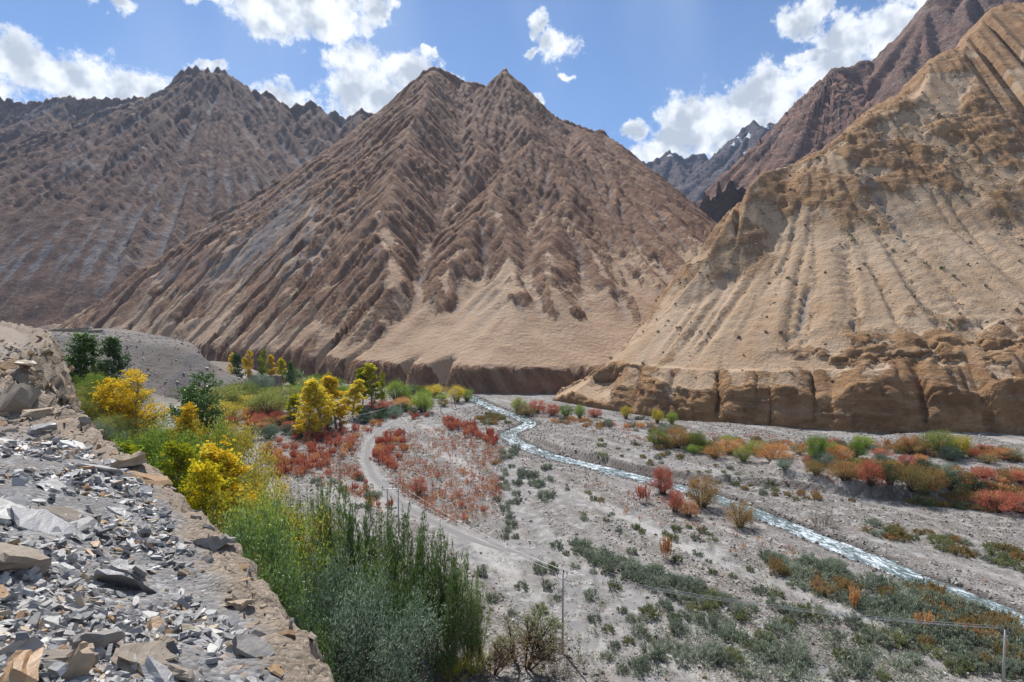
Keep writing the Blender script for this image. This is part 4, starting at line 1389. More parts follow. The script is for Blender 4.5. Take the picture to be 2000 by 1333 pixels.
red_data = [gen_shrub(61 + i, 26, 1.8, 0.42, 0.55, 150, 0.3, 26, 1500, 0.16, 0.075, 0.25, 0.0, 0.014, 0.05, 0.7, up=0.5, tf0=0.25, tone_lift=0.3) for i in range(4)]
sparse_data = [gen_shrub(71 + i, 7, 1.4, 0.30, 0.35, 26, 0.3, 26, 190, 0.15, 0.06, 0.3, 0.0, 0.014, 0.04, 0.7, up=0.5) for i in range(4)]
tuft_data = [gen_shrub(81 + i, 60, 1.0, 0.85, 0.55, 200, 0.3, 30, 1900, 0.14, 0.05, 0.2, 0.04, 0.01, 0.04, 0.7, up=0.3, tf0=0.2, tone_lift=0.5) for i in range(4)]
grass_data = [gen_shrub(91 + i, 90, 1.3, 0.45, 0.7, 0, 0, 0, 700, 0.5, 0.03, 0.05, 0.05, 0.008, 0.05, 0.85, up=0.4) for i in range(2)]
dry_data = [gen_shrub(95 + i, 34, 2.4, 0.9, 1.0, 500, 0.4, 45, 500, 0.16, 0.03, 0.2, 0.05, 0.02, 0.06, 0.6) for i in range(2)]
tam_data = [gen_shrub(99, 9, 5.0, 0.5, 0.25, 200, 0.38, 42, 3000, 0.22, 0.05, 0.25, 0.03, 0.07, 0.1, 0.5, tf0=0.3, tone_lift=0.9)]

KN = {
    'poplar_green': Kind('green_poplar', pop_data, BARK['poplar'], FM['poplar_green']),
    'poplar_yellow': Kind('yellow_poplar', pop_data, BARK['poplar'], FM['poplar_yellow']),
    'poplar_mixed': Kind('turning_poplar', pop_data, BARK['poplar'], FM['poplar_mixed']),
    'near_green': Kind('near_green_poplar', npop_data, BARK['poplar'], FM['poplar_green']),
    'near_yellow': Kind('near_yellow_poplar', npop_data, BARK['poplar'], FM['poplar_yellow']),
    'near_mixed': Kind('near_turning_poplar', npop_data, BARK['poplar'], FM['poplar_mixed']),
    'near_light': Kind('near_light_willow', nround_data, BARK['willow'], FM['willow_light']),
    'near_olive': Kind('near_olive_willow', nround_data, BARK['willow'], FM['willow_olive']),
    'near_pale': Kind('near_yellowing_willow', nround_data, BARK['willow'], FM['willow_yellow']),
    'near_dark': Kind('near_dark_willow', nround_data, BARK['willow'], FM['willow_green']),
    'near_thorn': Kind('near_thorn', nbuck_data, BARK['dark'], FM['buckthorn']),
    'thicket': Kind('willow_clump', will_data, BARK['willow'], FM['willow_green']),
    'willow_light': Kind('light_willow', round_data, BARK['willow'], FM['willow_light']),
    'willow_olive': Kind('olive_willow', round_data, BARK['willow'], FM['willow_olive']),
    'willow_yellow': Kind('yellowing_willow', round_data, BARK['willow'], FM['willow_yellow']),
    'willow_dark': Kind('dark_willow', round_data, BARK['willow'], FM['willow_green']),
    'buckthorn': Kind('buckthorn', buck_data, BARK['dark'], FM['buckthorn']),
    'dark_buckthorn': Kind('dark_buckthorn', buck_data, BARK['dark'], FM['dark_buckthorn']),
    'rust': Kind('rust_shrub', buck_data, BARK['dark'], FM['rust']),
    'red': Kind('red_shrub', red_data, BARK['red'], FM['red']),
    'orange': Kind('orange_shrub', red_data, BARK['red'], FM['orange']),
    'redbush': Kind('red_bush', buck_data, BARK['dark'], FM['red']),
    'orangebush': Kind('orange_bush', buck_data, BARK['dark'], FM['orange']),
    'red_sparse': Kind('sparse_red', sparse_data, BARK['red'], FM['red']),
    'orange_sparse': Kind('sparse_orange', sparse_data, BARK['red'], FM['orange']),
    'tuft': Kind('grey_tuft', tuft_data, BARK['dark'], FM['grey_tuft']),
    'green_tuft': Kind('green_tuft', tuft_data, BARK['dark'], FM['green_tuft']),
    'rust_tuft': Kind('rust_tuft', tuft_data, BARK['red'], FM['rust']),
    'grass': Kind('grass_tuft', grass_data, BARK['dark'], FM['grass']),
    'rust_grass': Kind('rust_grass', grass_data, BARK['red'], FM['rust']),
    'dry': Kind('dry_brush', dry_data, BARK['dark'], FM['dry']),
    'tamarisk': Kind('tamarisk', tam_data, BARK['dark'], FM['tamarisk']),
}
TREE = ('near_green', 'near_yellow', 'near_mixed', 'poplar_green', 'poplar_yellow', 'poplar_mixed')
prand = random.Random(3)


def ground_hit(px, py):
    z = 0.0
    for _ in range(6):
        p = on_z(px, py, z)
        z = 0.5 * z + 0.5 * zf(p[0], p[1])
    return np.array([p[0], p[1], zf(p[0], p[1])])


def plant(name, kind, base, height, width, label, cat, group=None, var=None, parts=True, sink=0.0):
    K = KN[kind]
    sm_, lm_, hh, ww = K.v[prand.randrange(len(K.v)) if var is None else var % len(K.v)]
    root = bpy.data.objects.new(name, None)
    root.empty_display_size = 0.2
    root.location = (base[0], base[1], base[2] - sink)
    root.rotation_euler = (0, 0, prand.uniform(0, 6.28))
    root.scale = (width / ww, width / ww, height / hh)
    col.objects.link(root)
    a, b = ('trunk', 'crown') if kind in TREE else ('stems', 'foliage')
    for nm_, me_, mt_ in ((a, sm_, K.mats[0]), (b, lm_, K.mats[1])):
        ob = link(nm_, me_, None, root)
        if me_.materials[0] != mt_:
            ob.material_slots[0].link = 'OBJECT'
            ob.material_slots[0].material = mt_
    return tag(root, label, cat, group)


def big(name, kind, px, D, top, wpx, label, cat, group=None, var=None, base=None):
    """plant at photo column px and distance D whose top reaches row top; base = its row if it stands on visible ground"""
    if base is not None:
        b = ground_hit(px, base)
    else:
        q = at(px, 700, D)
        b = np.array([q[0], q[1], zf(q[0], q[1])])
    D = b[1]
    h = at(px, top, D)[2] - b[2]
    w = wpx * D / F_PX
    if kind.startswith('near'):
        w = max(w, h / (2.6 if kind in TREE else 1.25))
    return plant(name, kind, b, max(h, 0.3), w, label, cat, group, var)


PG, PY, PM = 'poplar_green', 'poplar_yellow', 'poplar_mixed'
# --- trees under the slate slope
big('poplar_tree', 'near_green', 172, 92, 650, 92, 'tall dark green poplar with pointed top against the grey terrace, by the earth bluff', 'tree', var=1)
big('poplar_tree', 'near_green', 212, 90, 660, 80, 'dark green poplar growing tightly beside the taller pointed one near the earth bluff', 'tree', var=0)
big('poplar_tree', 'near_yellow', 256, 66, 722, 125, 'bright golden yellow poplar in front of the grey terrace, behind light green willows', 'tree', var=2)
big('poplar_tree', 'near_yellow', 348, 68, 792, 70, 'small golden poplar peeping over the light green willows beside a dark green tree', 'tree', var=1)
big('poplar_tree', 'near_green', 368, 82, 732, 130, 'broad dark green poplar between the golden tree and the olive willows', 'tree', var=2)
big('willow_shrub', 'near_olive', 188, 72, 752, 150, 'olive green willow bush at the foot of the dark pointed poplars', 'bush', var=0)
big('willow_shrub', 'near_light', 300, 50, 815, 230, 'large light green willow in front of the golden poplar', 'bush', var=1)
big('willow_shrub', 'near_light', 372, 50, 832, 210, 'light green willow sloping away below the dark green broad poplar', 'bush', var=2)
big('poplar_tree', 'near_mixed', 330, 44, 865, 120, 'green and yellow poplar low behind the edge slabs of the slate slope', 'tree', var=0)
big('poplar_tree', 'near_mixed', 398, 42, 895, 100, 'yellow and green poplar rising beside the earth edge of the slate slope', 'tree', var=1)
big('poplar_tree', 'near_yellow', 446, 47, 862, 60, 'slim golden poplar standing alone above yellowing willows', 'tree', var=3)
big('willow_shrub', 'near_pale', 440, 74, 822, 130, 'pale yellow willow beside the red and grey thickets', 'bush', var=0)
big('willow_shrub', 'near_pale', 486, 50, 905, 170, 'yellowing willow next to the slim golden poplar', 'bush', var=1)
big('willow_shrub', 'near_light', 476, 43, 965, 190, 'fresh green willow squeezed between yellowing willow and tall dark thicket', 'bush', var=2)
big('willow_shrub', 'near_dark', 470, 36, 1000, 200, 'dark olive bush hugging the earth bluff of the slate slope', 'bush', var=0)
big('willow_shrub', 'near_olive', 425, 39, 985, 110, 'olive bush directly behind the eroded earth bluff', 'bush', var=1)
big('buckthorn_shrub', 'near_thorn', 185, 56, 822, 110, 'grey-green thorny shrub just behind the top edge of the slate slope', 'bush', var=0)
big('buckthorn_shrub', 'near_thorn', 245, 50, 852, 90, 'grey-green thorny shrub beside the large tilted edge slabs', 'bush', var=1)
# --- tangle of bushes covering the bank under the slate slope
def bank_spot(y, lf):
    x0 = np.interp(y, bank_l[:, 1], bank_l[:, 0])
    return np.array([x0 - lf, y, zf(x0 - lf, y)])


for i in range(64):
    y_ = 37 + 50 * prand.random() ** 1.2
    lf = prand.uniform(-1, 19) if y_ < 60 else prand.uniform(0, 24)
    pb = bank_spot(y_, lf)
    if y_ < 44:
        kd = prand.choice(['near_dark', 'near_olive', 'near_light', 'near_dark'])
    elif y_ < 58:
        kd = prand.choice(['near_light', 'near_light', 'near_pale', 'near_olive', 'near_light', 'near_mixed'])
    else:
        kd = prand.choice(['near_light', 'near_olive', 'near_pale', 'near_thorn', 'near_olive'])
    hh_ = prand.uniform(3.2, 5.6)
    lk = {'near_dark': 'dark green', 'near_olive': 'olive', 'near_light': 'fresh green', 'near_pale': 'yellowing', 'near_mixed': 'green and yellow', 'near_thorn': 'grey-green thorny'}[kd]
    pl_ = 'beside the earth bluff' if y_ < 44 else 'around the golden poplars' if y_ < 62 else 'near the dark poplars'
    plant('bank_bush', kd, pb, hh_, hh_ * prand.uniform(1.1, 1.6), lk + ' ' + ('tall' if hh_ > 4.4 else 'low') + ' bush in the tangle under the slate slope, ' + pl_, 'bush', 'bushes of the tangle under the slate slope')

# --- the tall willow thicket
for i, (px, D, top, w) in enumerate([(560, 55, 968, 95), (605, 54, 950, 100), (650, 54, 945, 100), (700, 52, 962, 100), (745, 52, 985, 95), (790, 51, 1003, 95), (832, 50, 1030, 90), (872, 49, 1058, 85), (905, 48, 1092, 70), (925, 47.5, 1135, 55), (640, 47, 1040, 110), (720, 46, 1060, 110), (800, 45.5, 1100, 105), (862, 45.5, 1140, 90)]):
    nth = ['first', 'second', 'third', 'fourth', 'fifth', 'sixth', 'seventh', 'eighth', 'ninth', 'tenth']
    lab = nth[9 - i] + ' willow clump in the rear row of the tall thicket, counted from the tamarisk' if i < 10 else nth[13 - i] + ' willow clump in the front row of the tall thicket, counted from the tamarisk'
    big('willow_clump', 'thicket', px, D, top, w, lab, 'bush', 'willow clumps of the tall thicket', var=i)
big('buckthorn_shrub', 'near_thorn', 592, 37, 1088, 200, 'big silvery grey-green thorn bush in front of the tall willow thicket, beside the bluff', 'bush', var=0)
big('buckthorn_shrub', 'near_thorn', 690, 38, 1100, 180, 'silvery grey-green thorn bush with drooping sprays against the dark willow stems', 'bush', var=2)
big('buckthorn_shrub', 'near_dark', 555, 36, 1160, 140, 'dark thorn bush at the foot of the earth bluff', 'bush', var=1)
big('dry_brush', 'dry', 740, 38.5, 1236, 150, 'grey leafless brush heap under the willow thicket', 'bush', var=0)
big('dry_brush', 'dry', 660, 36.5, 1250, 120, 'brown leafless brush under the silvery thorn bush', 'bush', var=1)
big('dry_brush', 'dry', 800, 41, 1265, 110, 'grey-brown leafless brush at the toe of the willow thicket', 'bush', var=1)
big('grass_tuft', 'grass', 928, 47, 1262, 80, 'bright yellow-green grass clump at the end of the willow thicket', 'grass', var=0)
big('grass_tuft', 'grass', 880, 46.2, 1285, 60, 'yellow-green grass clump among the stems of the willow thicket', 'grass', var=1)
big('tamarisk_shrub', 'tamarisk', 1022, 47.5, 1188, 165, 'half dry tamarisk with reddish brown twigs and pale green sprays beside the power pole', 'bush', var=0)
big('dry_brush', 'dry', 1090, 47.0, 1255, 110, 'pinkish dry brush at the foot of the power pole', 'bush', var=0)
big('dry_brush', 'tamarisk', 960, 46.5, 1245, 90, 'low half dry bush between yellow grass and tamarisk', 'bush', var=0)

# --- golden grove in the middle distance and the woods behind
for px, base, top, w, k, lab in [
    (600, 852, 752, 62, PY, 'golden yellow poplar at the outer corner of the grove over grey shrubs'),
    (628, 850, 742, 58, PY, 'golden poplar of the grove with its bare trunk showing over grey shrubs'),
    (658, 838, 735, 56, PY, 'tall golden poplar in the heart of the grove beside the track'),
    (688, 818, 742, 46, PY, 'golden poplar at the river end of the grove'),
    (640, 800, 728, 50, PM, 'yellow-green poplar rising behind the golden grove'),
    (575, 830, 772, 40, PM, 'greenish poplar at the edge of the golden grove beside olive willows'),
    (708, 792, 720, 36, PM, 'greenish yellow poplar next to the golden grove'),
    (726, 794, 712, 44, PM, 'tallest yellow-green poplar between golden grove and river bluff'),
    (748, 790, 726, 32, PM, 'yellow-green poplar on the river side of the tallest one'),
]:
    big('poplar_tree', k, px, 0, top, w, lab, 'tree', 'poplars of the middle grove', base=base)
for px, D, top, w, k, lab in [
    (450, 262, 690, 17, PY, 'narrow golden poplar at the end of the terrace'),
    (466, 262, 690, 24, PG, 'small green poplar beside the narrow golden one at the terrace end'),
    (488, 258, 684, 36, PY, 'golden poplar in the far grove behind the ruined wall'),
    (512, 256, 683, 36, PM, 'yellow poplar in the far grove under the grey gully'),
    (532, 256, 694, 20, PY, 'slender golden poplar closing the far grove'),
    (553, 250, 700, 22, PM, 'thin yellowish poplar beyond the far grove by the field'),
    (568, 246, 706, 18, PG, 'small green poplar beside the green field'),
]:
    big('poplar_tree', k, px, D, top, w, lab, 'tree', 'poplars of the far grove')
for px, base, top, w, k, nm, lab in [
    (430, 795, 752, 110, 'willow_olive', 'willow_shrub', 'wide olive willow under the grey terrace slope'),
    (470, 782, 745, 80, 'willow_olive', 'willow_shrub', 'olive willow beside the bluish pollard willow'),
    (505, 770, 728, 62, 'buckthorn', 'willow_shrub', 'bluish grey-green pollard willow by the ruined wall'),
    (522, 815, 762, 90, 'willow_olive', 'willow_shrub', 'dense olive willow dome next to the red thicket'),
    (560, 790, 752, 90, 'willow_olive', 'willow_shrub', 'pale olive willow between the field and the golden grove'),
    (440, 828, 782, 84, 'willow_yellow', 'willow_shrub', 'yellow-tipped willow above the red thicket'),
    (400, 800, 760, 80, 'willow_olive', 'willow_shrub', 'olive willow beside the broad dark poplar'),
    (574, 752, 718, 48, 'willow_dark', 'willow_shrub', 'dark round willow at the back of the green field'),
    (610, 762, 735, 60, 'willow_olive', 'willow_shrub', 'low olive willow behind the golden grove'),
    (650, 760, 738, 50, 'willow_light', 'willow_shrub', 'low light green willow behind the golden grove'),
    (775, 785, 742, 56, 'willow_light', 'willow_shrub', 'light green willow beside the yellow-green poplars'),
    (800, 778, 750, 36, 'willow_dark', 'willow_shrub', 'small round dark willow under the river bluff'),
    (826, 806, 764, 56, 'willow_light', 'willow_shrub', 'round green willow on the grey shrubs beside the track'),
    (822, 775, 752, 34, 'willow_olive', 'willow_shrub', 'ochre round willow under the river bluff'),
    (848, 776, 750, 40, 'willow_yellow', 'willow_shrub', 'pale yellow-green willow under the river bluff'),
    (892, 786, 752, 44, 'willow_yellow', 'willow_shrub', 'yellow-green willow where the river leaves the bluff'),
    (912, 784, 758, 32, 'willow_light', 'willow_shrub', 'small green willow at the river bend under the bluff'),
    (790, 800, 775, 50, 'orangebush', 'shrub', 'orange-brown bush among willows beside the track'),
    (740, 800, 782, 60, 'redbush', 'shrub', 'red-brown bush in front of the yellow-green poplars'),
]:
    big(nm, k, px, 0, top, w, lab, 'bush', base=base)

# --- far bank below the cliffs
for px, base, top, w, k, nm, lab in [
    (1013, 806, 776, 38, 'willow_olive', 'willow_shrub', 'olive willow at the river bend on the far bank'),
    (1048, 806, 780, 44, 'redbush', 'shrub', 'scarlet bush beside the olive willow on the far bank'),
    (1078, 812, 788, 42, 'redbush', 'shrub', 'scarlet bush next to the twin round willows on the far bank'),
    (1030, 812, 790, 40, 'rust', 'shrub', 'rust-coloured bush on the far river bend'),
    (1105, 817, 789, 30, 'willow_light', 'willow_shrub', 'round green willow, one of two side by side on the far bank'),
    (1132, 818, 790, 28, 'willow_light', 'willow_shrub', 'round green willow, second of two side by side on the far bank'),
    (1162, 815, 798, 36, 'redbush', 'shrub', 'low scarlet bush beyond the twin round willows'),
    (1222, 818, 792, 24, 'willow_yellow', 'willow_shrub', 'small golden round willow under the low bench wall'),
    (1252, 826, 812, 34, 'dark_buckthorn', 'shrub', 'low dark green bush between the golden and the pale round willow'),
    (1283, 828, 799, 28, 'willow_yellow', 'willow_shrub', 'pale yellow-green round willow at the end of the bench wall'),
    (1313, 830, 804, 26, 'willow_light', 'willow_shrub', 'small green round willow at the end of the bench wall'),
    (1282, 872, 838, 52, 'willow_olive', 'willow_shrub', 'olive bush at the start of the coloured thicket on the gravel'),
    (1322, 876, 834, 62, 'rust', 'shrub', 'rust and olive bush in the coloured thicket on the gravel'),
    (1362, 880, 842, 48, 'willow_olive', 'willow_shrub', 'olive bush beside the rust one in the coloured thicket'),
    (1395, 895, 868, 46, 'rust', 'shrub', 'small rust bush in front of the olive thicket'),
    (1425, 886, 856, 58, 'orangebush', 'shrub', 'orange bush on the open gravel beyond the stream'),
    (1452, 902, 872, 40, 'willow_olive', 'willow_shrub', 'small rounded olive bush on the open gravel beyond the stream'),
    (1512, 904, 862, 74, 'orangebush', 'shrub', 'broad bright orange bush on the open gravel'),
    (1532, 918, 896, 36, 'buckthorn', 'shrub', 'grey-green bush in front of the broad orange one'),
    (1596, 902, 848, 50, 'willow_light', 'willow_shrub', 'tall rounded green bush standing above orange shrubs'),
    (1638, 905, 868, 54, 'orangebush', 'shrub', 'orange bush between two rounded green bushes'),
    (1670, 895, 860, 44, 'willow_light', 'willow_shrub', 'rounded green bush behind the orange one'),
    (1594, 928, 900, 40, 'rust', 'shrub', 'small rust bush below the tall rounded green bush'),
    (1650, 945, 896, 72, 'rust', 'shrub', 'large rust-topped bush at the head of the dark thicket'),
    (1700, 945, 896, 62, 'redbush', 'shrub', 'reddish bush within the dark thicket'),
    (1738, 950, 902, 60, 'dark_buckthorn', 'shrub', 'dark green thorn bush within the rust-coloured thicket'),
    (1782, 955, 905, 70, 'rust', 'shrub', 'olive and rust bush in the middle of the dark thicket'),
    (1822, 960, 912, 60, 'rust', 'shrub', 'rust bush near the end of the dark thicket'),
    (1800, 938, 895, 60, 'dark_buckthorn', 'shrub', 'dark green bush behind the rust ones of the thicket'),
    (1855, 962, 922, 56, 'dark_buckthorn', 'shrub', 'dark green thorn bush near the end of the thicket'),
    (1895, 965, 928, 60, 'dark_buckthorn', 'shrub', 'dark green thorn bush closing the thicket'),
    (1745, 930, 898, 50, 'orangebush', 'shrub', 'orange bush behind the dark thorn bushes'),
    (1782, 888, 850, 60, 'rust', 'shrub', 'rust bush beside the big olive one under the cliff'),
    (1836, 892, 840, 76, 'willow_olive', 'willow_shrub', 'big olive dome-shaped bush under the cliff'),
    (1876, 894, 848, 46, 'willow_yellow', 'willow_shrub', 'golden bush joined to the big olive dome under the cliff'),
    (1925, 885, 868, 50, 'redbush', 'shrub', 'low red bush past the golden one under the cliff'),
    (1958, 898, 874, 60, 'orangebush', 'shrub', 'low orange bush past the golden one under the cliff'),
    (1945, 1000, 958, 80, 'redbush', 'shrub', 'bright red spreading bush at the lower end of the thicket'),
    (1995, 1000, 962, 80, 'redbush', 'shrub', 'deep red spreading bush on the gravel beyond the bright red one'),
    (1294, 966, 908, 60, 'redbush', 'shrub', 'tall rust-red bush with dark stems beside the stream'),
    (1255, 982, 945, 30, 'red', 'shrub', 'small upright red bush near the tall rust-red one by the stream'),
    (1318, 1000, 955, 44, 'redbush', 'shrub', 'orange-red bush on the stream bank'),
    (1345, 1010, 975, 44, 'orangebush', 'shrub', 'low orange bush on the stream bank'),
    (1372, 992, 928, 76, 'rust', 'shrub', 'large olive bush with orange tips on the stream bank'),
    (1445, 1030, 976, 62, 'rust', 'shrub', 'olive bush with rusty tips standing alone by the rapids'),
    (818, 968, 928, 40, 'redbush', 'shrub', 'lone bright red bush on grey gravel beside the track'),
    (1300, 1092, 1045, 26, 'orange', 'shrub', 'thin orange bush among grey tufts near the stream'),
    (1668, 1188, 1145, 26, 'orange', 'shrub', 'small bright orange bush among grey-green tufts'),
    (1810, 1232, 1195, 40, 'orange', 'shrub', 'salmon-coloured bush among grey-green tufts'),
    (1610, 1030, 998, 60, 'dry', 'shrub', 'heap of dry brown brush beside the rapids'),
]:
    big(nm, k, px, 0, top, w, lab, 'bush', base=base)


# --- counted small shrubs, scattered where the photograph shows them
LOOKS = {'tuft': 'grey-green tuft', 'green_tuft': 'olive green tuft', 'rust_tuft': 'rust and olive tuft', 'rust_grass': 'tawny grass tuft', 'red': 'upright red shrub', 'orange': 'upright orange shrub',
         'red_sparse': 'thin reddish shrub', 'orange_sparse': 'thin orange shrub', 'redbush': 'rounded red bush', 'orangebush': 'rounded orange bush', 'rust': 'rust and olive bush', 'dark_buckthorn': 'dark green thorn bush',
         'buckthorn': 'grey-green thorn bush', 'willow_olive': 'olive willow bush', 'willow_light': 'fresh green willow bush', 'willow_yellow': 'yellowing willow bush'}


def size_word(f):
    return 'tiny' if f < 0.08 else 'small' if f < 0.28 else 'middling' if f < 0.6 else 'large'
def in_poly(px, py, poly):
    c = False
    for i in range(len(poly)):
        x1, y1 = poly[i]
        x2, y2 = poly[(i + 1) % len(poly)]
        if (y1 > py) != (y2 > py) and px < (x2 - x1) * (py - y1) / (y2 - y1) + x1:
            c = not c
    return c


def scatter(name, kinds, poly, n, hrange, wrange, label, cat, group, mind=0.0, stretch=None):
    """n plants over the ground patch whose outline in the photograph is poly"""
    xs_, ys_ = [p[0] for p in poly], [p[1] for p in poly]
    done, tries, spots = 0, 0, []
    while done < n and tries < n * 40:
        tries += 1
        px, py = prand.uniform(min(xs_), max(xs_)), prand.uniform(min(ys_), max(ys_))
        if not in_poly(px, py, poly):
            continue
        b = ground_hit(px, py)
        if look(_qr, b[0], b[1]) < 0.7 or look(_qt, b[0], b[1]) < 1.9:
            continue
        if any((b[0] - s[0]) ** 2 + (b[1] - s[1]) ** 2 < mind * mind for s in spots):
            continue
        spots.append(b)
        k = kinds[prand.randrange(len(kinds))]
        f = prand.uniform(0, 1) ** 1.5
        h = hrange[0] + (hrange[1] - hrange[0]) * f
        w = wrange[0] + (wrange[1] - wrange[0]) * (0.7 * f + 0.3 * prand.random())
        plant(name, k, b, h, w, size_word(f) + ' ' + LOOKS[k] + ' ' + label, cat, group)
        done += 1


scatter('red_shrub', ['red', 'red', 'orange'], [(505, 880), (560, 852), (640, 838), (700, 838), (690, 890), (640, 905), (600, 935), (560, 930), (530, 935)], 70, (1.3, 2.6), (1.6, 3.2), 'in the dense red patch below the grey thorn thicket', 'bush', 'red shrubs below the thorn thicket', 1.4)
scatter('red_shrub', ['red', 'red', 'orange'], [(700, 836), (780, 810), (860, 805), (850, 818), (760, 828), (712, 850)], 16, (0.9, 1.8), (1.2, 2.4), 'lining the outer side of the curving track', 'bush', 'red shrubs along the track', 1.4)
scatter('red_shrub', ['red', 'red', 'orange'], [(735, 850), (790, 850), (800, 880), (770, 925), (735, 905)], 34, (1.5, 2.6), (1.8, 3.0), 'in the thick patch inside the bend of the track', 'bush', 'red shrubs inside the track bend', 1.2)
scatter('red_shrub', ['red'], [(868, 822), (905, 828), (972, 860), (960, 875), (920, 858), (872, 838)], 30, (1.5, 2.6), (1.8, 3.2), 'in the long scarlet patch near the river bend', 'bush', 'red shrubs near the river bend', 1.3)
scatter('sparse_red_shrub', ['red_sparse', 'orange_sparse'], [(740, 870), (860, 840), (980, 880), (970, 960), (980, 1010), (900, 1030), (830, 1000), (760, 945)], 170, (0.7, 1.7), (0.7, 1.5), 'on the stony flat inside the track bend', 'bush', 'thin reddish shrubs of the stony flat')
scatter('sparse_red_shrub', ['red_sparse', 'orange_sparse', 'red'], [(540, 900), (700, 880), (715, 940), (770, 1000), (740, 1010), (690, 960), (610, 950)], 60, (0.7, 1.8), (0.8, 1.8), 'between the track and the willow thicket', 'bush', 'thin reddish shrubs by the willow thicket')
scatter('sparse_red_shrub', ['red_sparse', 'orange_sparse'], [(1100, 930), (1300, 960), (1400, 1030), (1600, 1090), (1500, 1110), (1300, 1040), (1150, 980)], 50, (0.5, 1.2), (0.6, 1.3), 'along the stream below the gravel tongue', 'bush', 'tiny reddish shrubs along the stream')
scatter('thorn_shrub', ['dark_buckthorn', 'buckthorn', 'buckthorn'], [(470, 845), (560, 835), (620, 828), (640, 838), (560, 860), (500, 885), (470, 880)], 16, (2.2, 3.6), (4, 7), 'in the dark thicket under the golden grove', 'bush', 'thorn shrubs under the golden grove', 3)
scatter('thorn_shrub', ['dark_buckthorn', 'buckthorn', 'dark_buckthorn'], [(690, 812), (760, 802), (850, 800), (855, 806), (780, 814), (700, 832)], 15, (1.8, 3.0), (4, 7), 'beside the outer edge of the track', 'bush', 'thorn shrubs along the track', 3)
scatter('red_bush', ['redbush', 'orangebush', 'redbush', 'rust'], [(425, 825), (470, 812), (540, 806), (585, 815), (590, 840), (530, 845), (440, 850)], 20, (2.0, 3.6), (4, 7), 'between the olive willows and the golden grove', 'bush', 'red bushes by the golden grove', 3)
scatter('willow_bush', ['willow_olive', 'willow_olive', 'willow_light', 'willow_yellow'], [(380, 775), (470, 755), (560, 752), (640, 755), (700, 770), (560, 800), (470, 812), (400, 812)], 26, (3, 5.5), (6, 10), 'in the woods below the terrace', 'bush', 'willow bushes below the terrace', 5)
scatter('willow_bush', ['willow_olive', 'willow_light', 'willow_yellow', 'orangebush', 'rust'], [(745, 775), (800, 768), (880, 775), (900, 790), (840, 800), (760, 800)], 14, (2, 4.0), (4, 7), 'beneath the river bluff', 'bush', 'bushes beneath the river bluff', 3.5)
scatter('low_shrub', ['rust_tuft', 'rust_grass', 'orange', 'tuft'], [(1040, 815), (1150, 822), (1340, 836), (1330, 850), (1180, 842), (1075, 828)], 46, (0.8, 1.6), (2.0, 4.0), 'on the flat under the bench wall', 'bush', 'low shrubs under the bench wall', 1.5)
scatter('low_shrub', ['rust_tuft', 'green_tuft', 'rust'], [(925, 815), (960, 806), (1000, 822), (985, 832), (940, 830)], 18, (0.8, 1.5), (2.0, 3.6), 'on the spit inside the river bend', 'bush', 'low shrubs on the river spit', 1.4)
scatter('low_shrub', ['rust_tuft', 'tuft', 'orange', 'rust_grass', 'green_tuft'], [(1260, 860), (1450, 860), (1700, 868), (2000, 880), (2000, 905), (1760, 890), (1500, 885), (1290, 885)], 70, (0.8, 1.6), (1.8, 3.6), 'in the shrub band under the cliffs', 'bush', 'low shrubs under the cliffs', 1.5)
scatter('low_shrub', ['red', 'rust_tuft', 'rust_grass', 'orange'], [(1560, 905), (1700, 905), (1900, 925), (2000, 920), (2000, 985), (1900, 968), (1750, 940), (1600, 930)], 60, (0.8, 1.7), (1.8, 3.4), 'around the dark thicket on the far gravel', 'bush', 'shrubs around the dark thicket', 1.3)
scatter('band_bush', ['rust', 'willow_olive', 'orangebush', 'redbush', 'willow_light', 'buckthorn'], [(1262, 856), (1500, 862), (1700, 872), (2000, 885), (2000, 958), (1850, 935), (1560, 912), (1300, 884)], 44, (1.3, 3.0), (2.6, 5.5), 'in the coloured band under the cliffs', 'bush', 'bushes of the coloured band', 2.2)
scatter('tall_grass', ['rust_grass', 'rust_grass', 'green_tuft'], [(1770, 962), (1850, 968), (1960, 975), (1940, 990), (1850, 985), (1790, 975)], 34, (0.9, 1.5), (1.6, 2.8), 'along the foot of the dark thicket', 'grass', 'tall grass below the dark thicket', 0.9)
scatter('grey_tuft', ['tuft'], [(960, 870), (1010, 860), (1020, 930), (1010, 1010), (985, 1050), (965, 960)], 30, (0.7, 1.3), (1.2, 2.6), 'beside the dry wash in the middle of the flat', 'bush', 'grey tufts beside the dry wash', 0.9)
scatter('grey_tuft', ['tuft'], [(1030, 920), (1070, 915), (1080, 980), (1050, 990)], 14, (0.8, 1.4), (1.4, 2.6), 'in the narrow row on the gravel tongue', 'bush', 'grey tufts of the gravel tongue', 0.8)
scatter('grey_tuft', ['tuft', 'tuft', 'green_tuft'], [(930, 1040), (1100, 1060), (1240, 1160), (1330, 1240), (1240, 1333), (1100, 1230), (960, 1190), (930, 1100)], 34, (0.5, 1.1), (1.0, 2.2), 'on the flat around the tall power pole', 'bush', 'grey tufts around the power pole', 1.2)
scatter('grey_tuft', ['tuft'], [(1120, 1060), (1190, 1085), (1330, 1130), (1420, 1170), (1380, 1195), (1240, 1140), (1130, 1085)], 38, (0.7, 1.4), (1.4, 3.0), 'in the dense streak along the dry channel', 'bush', 'grey tufts along the dry channel', 0.8)
scatter('grey_tuft', ['tuft', 'tuft', 'tuft', 'rust_tuft'], [(1480, 1085), (1620, 1100), (1800, 1150), (1990, 1200), (2000, 1333), (1880, 1300), (1700, 1200), (1560, 1150)], 84, (0.7, 1.5), (1.6, 3.4), 'in the broad patch beside the lower river', 'bush', 'grey tufts beside the lower river', 0.9)
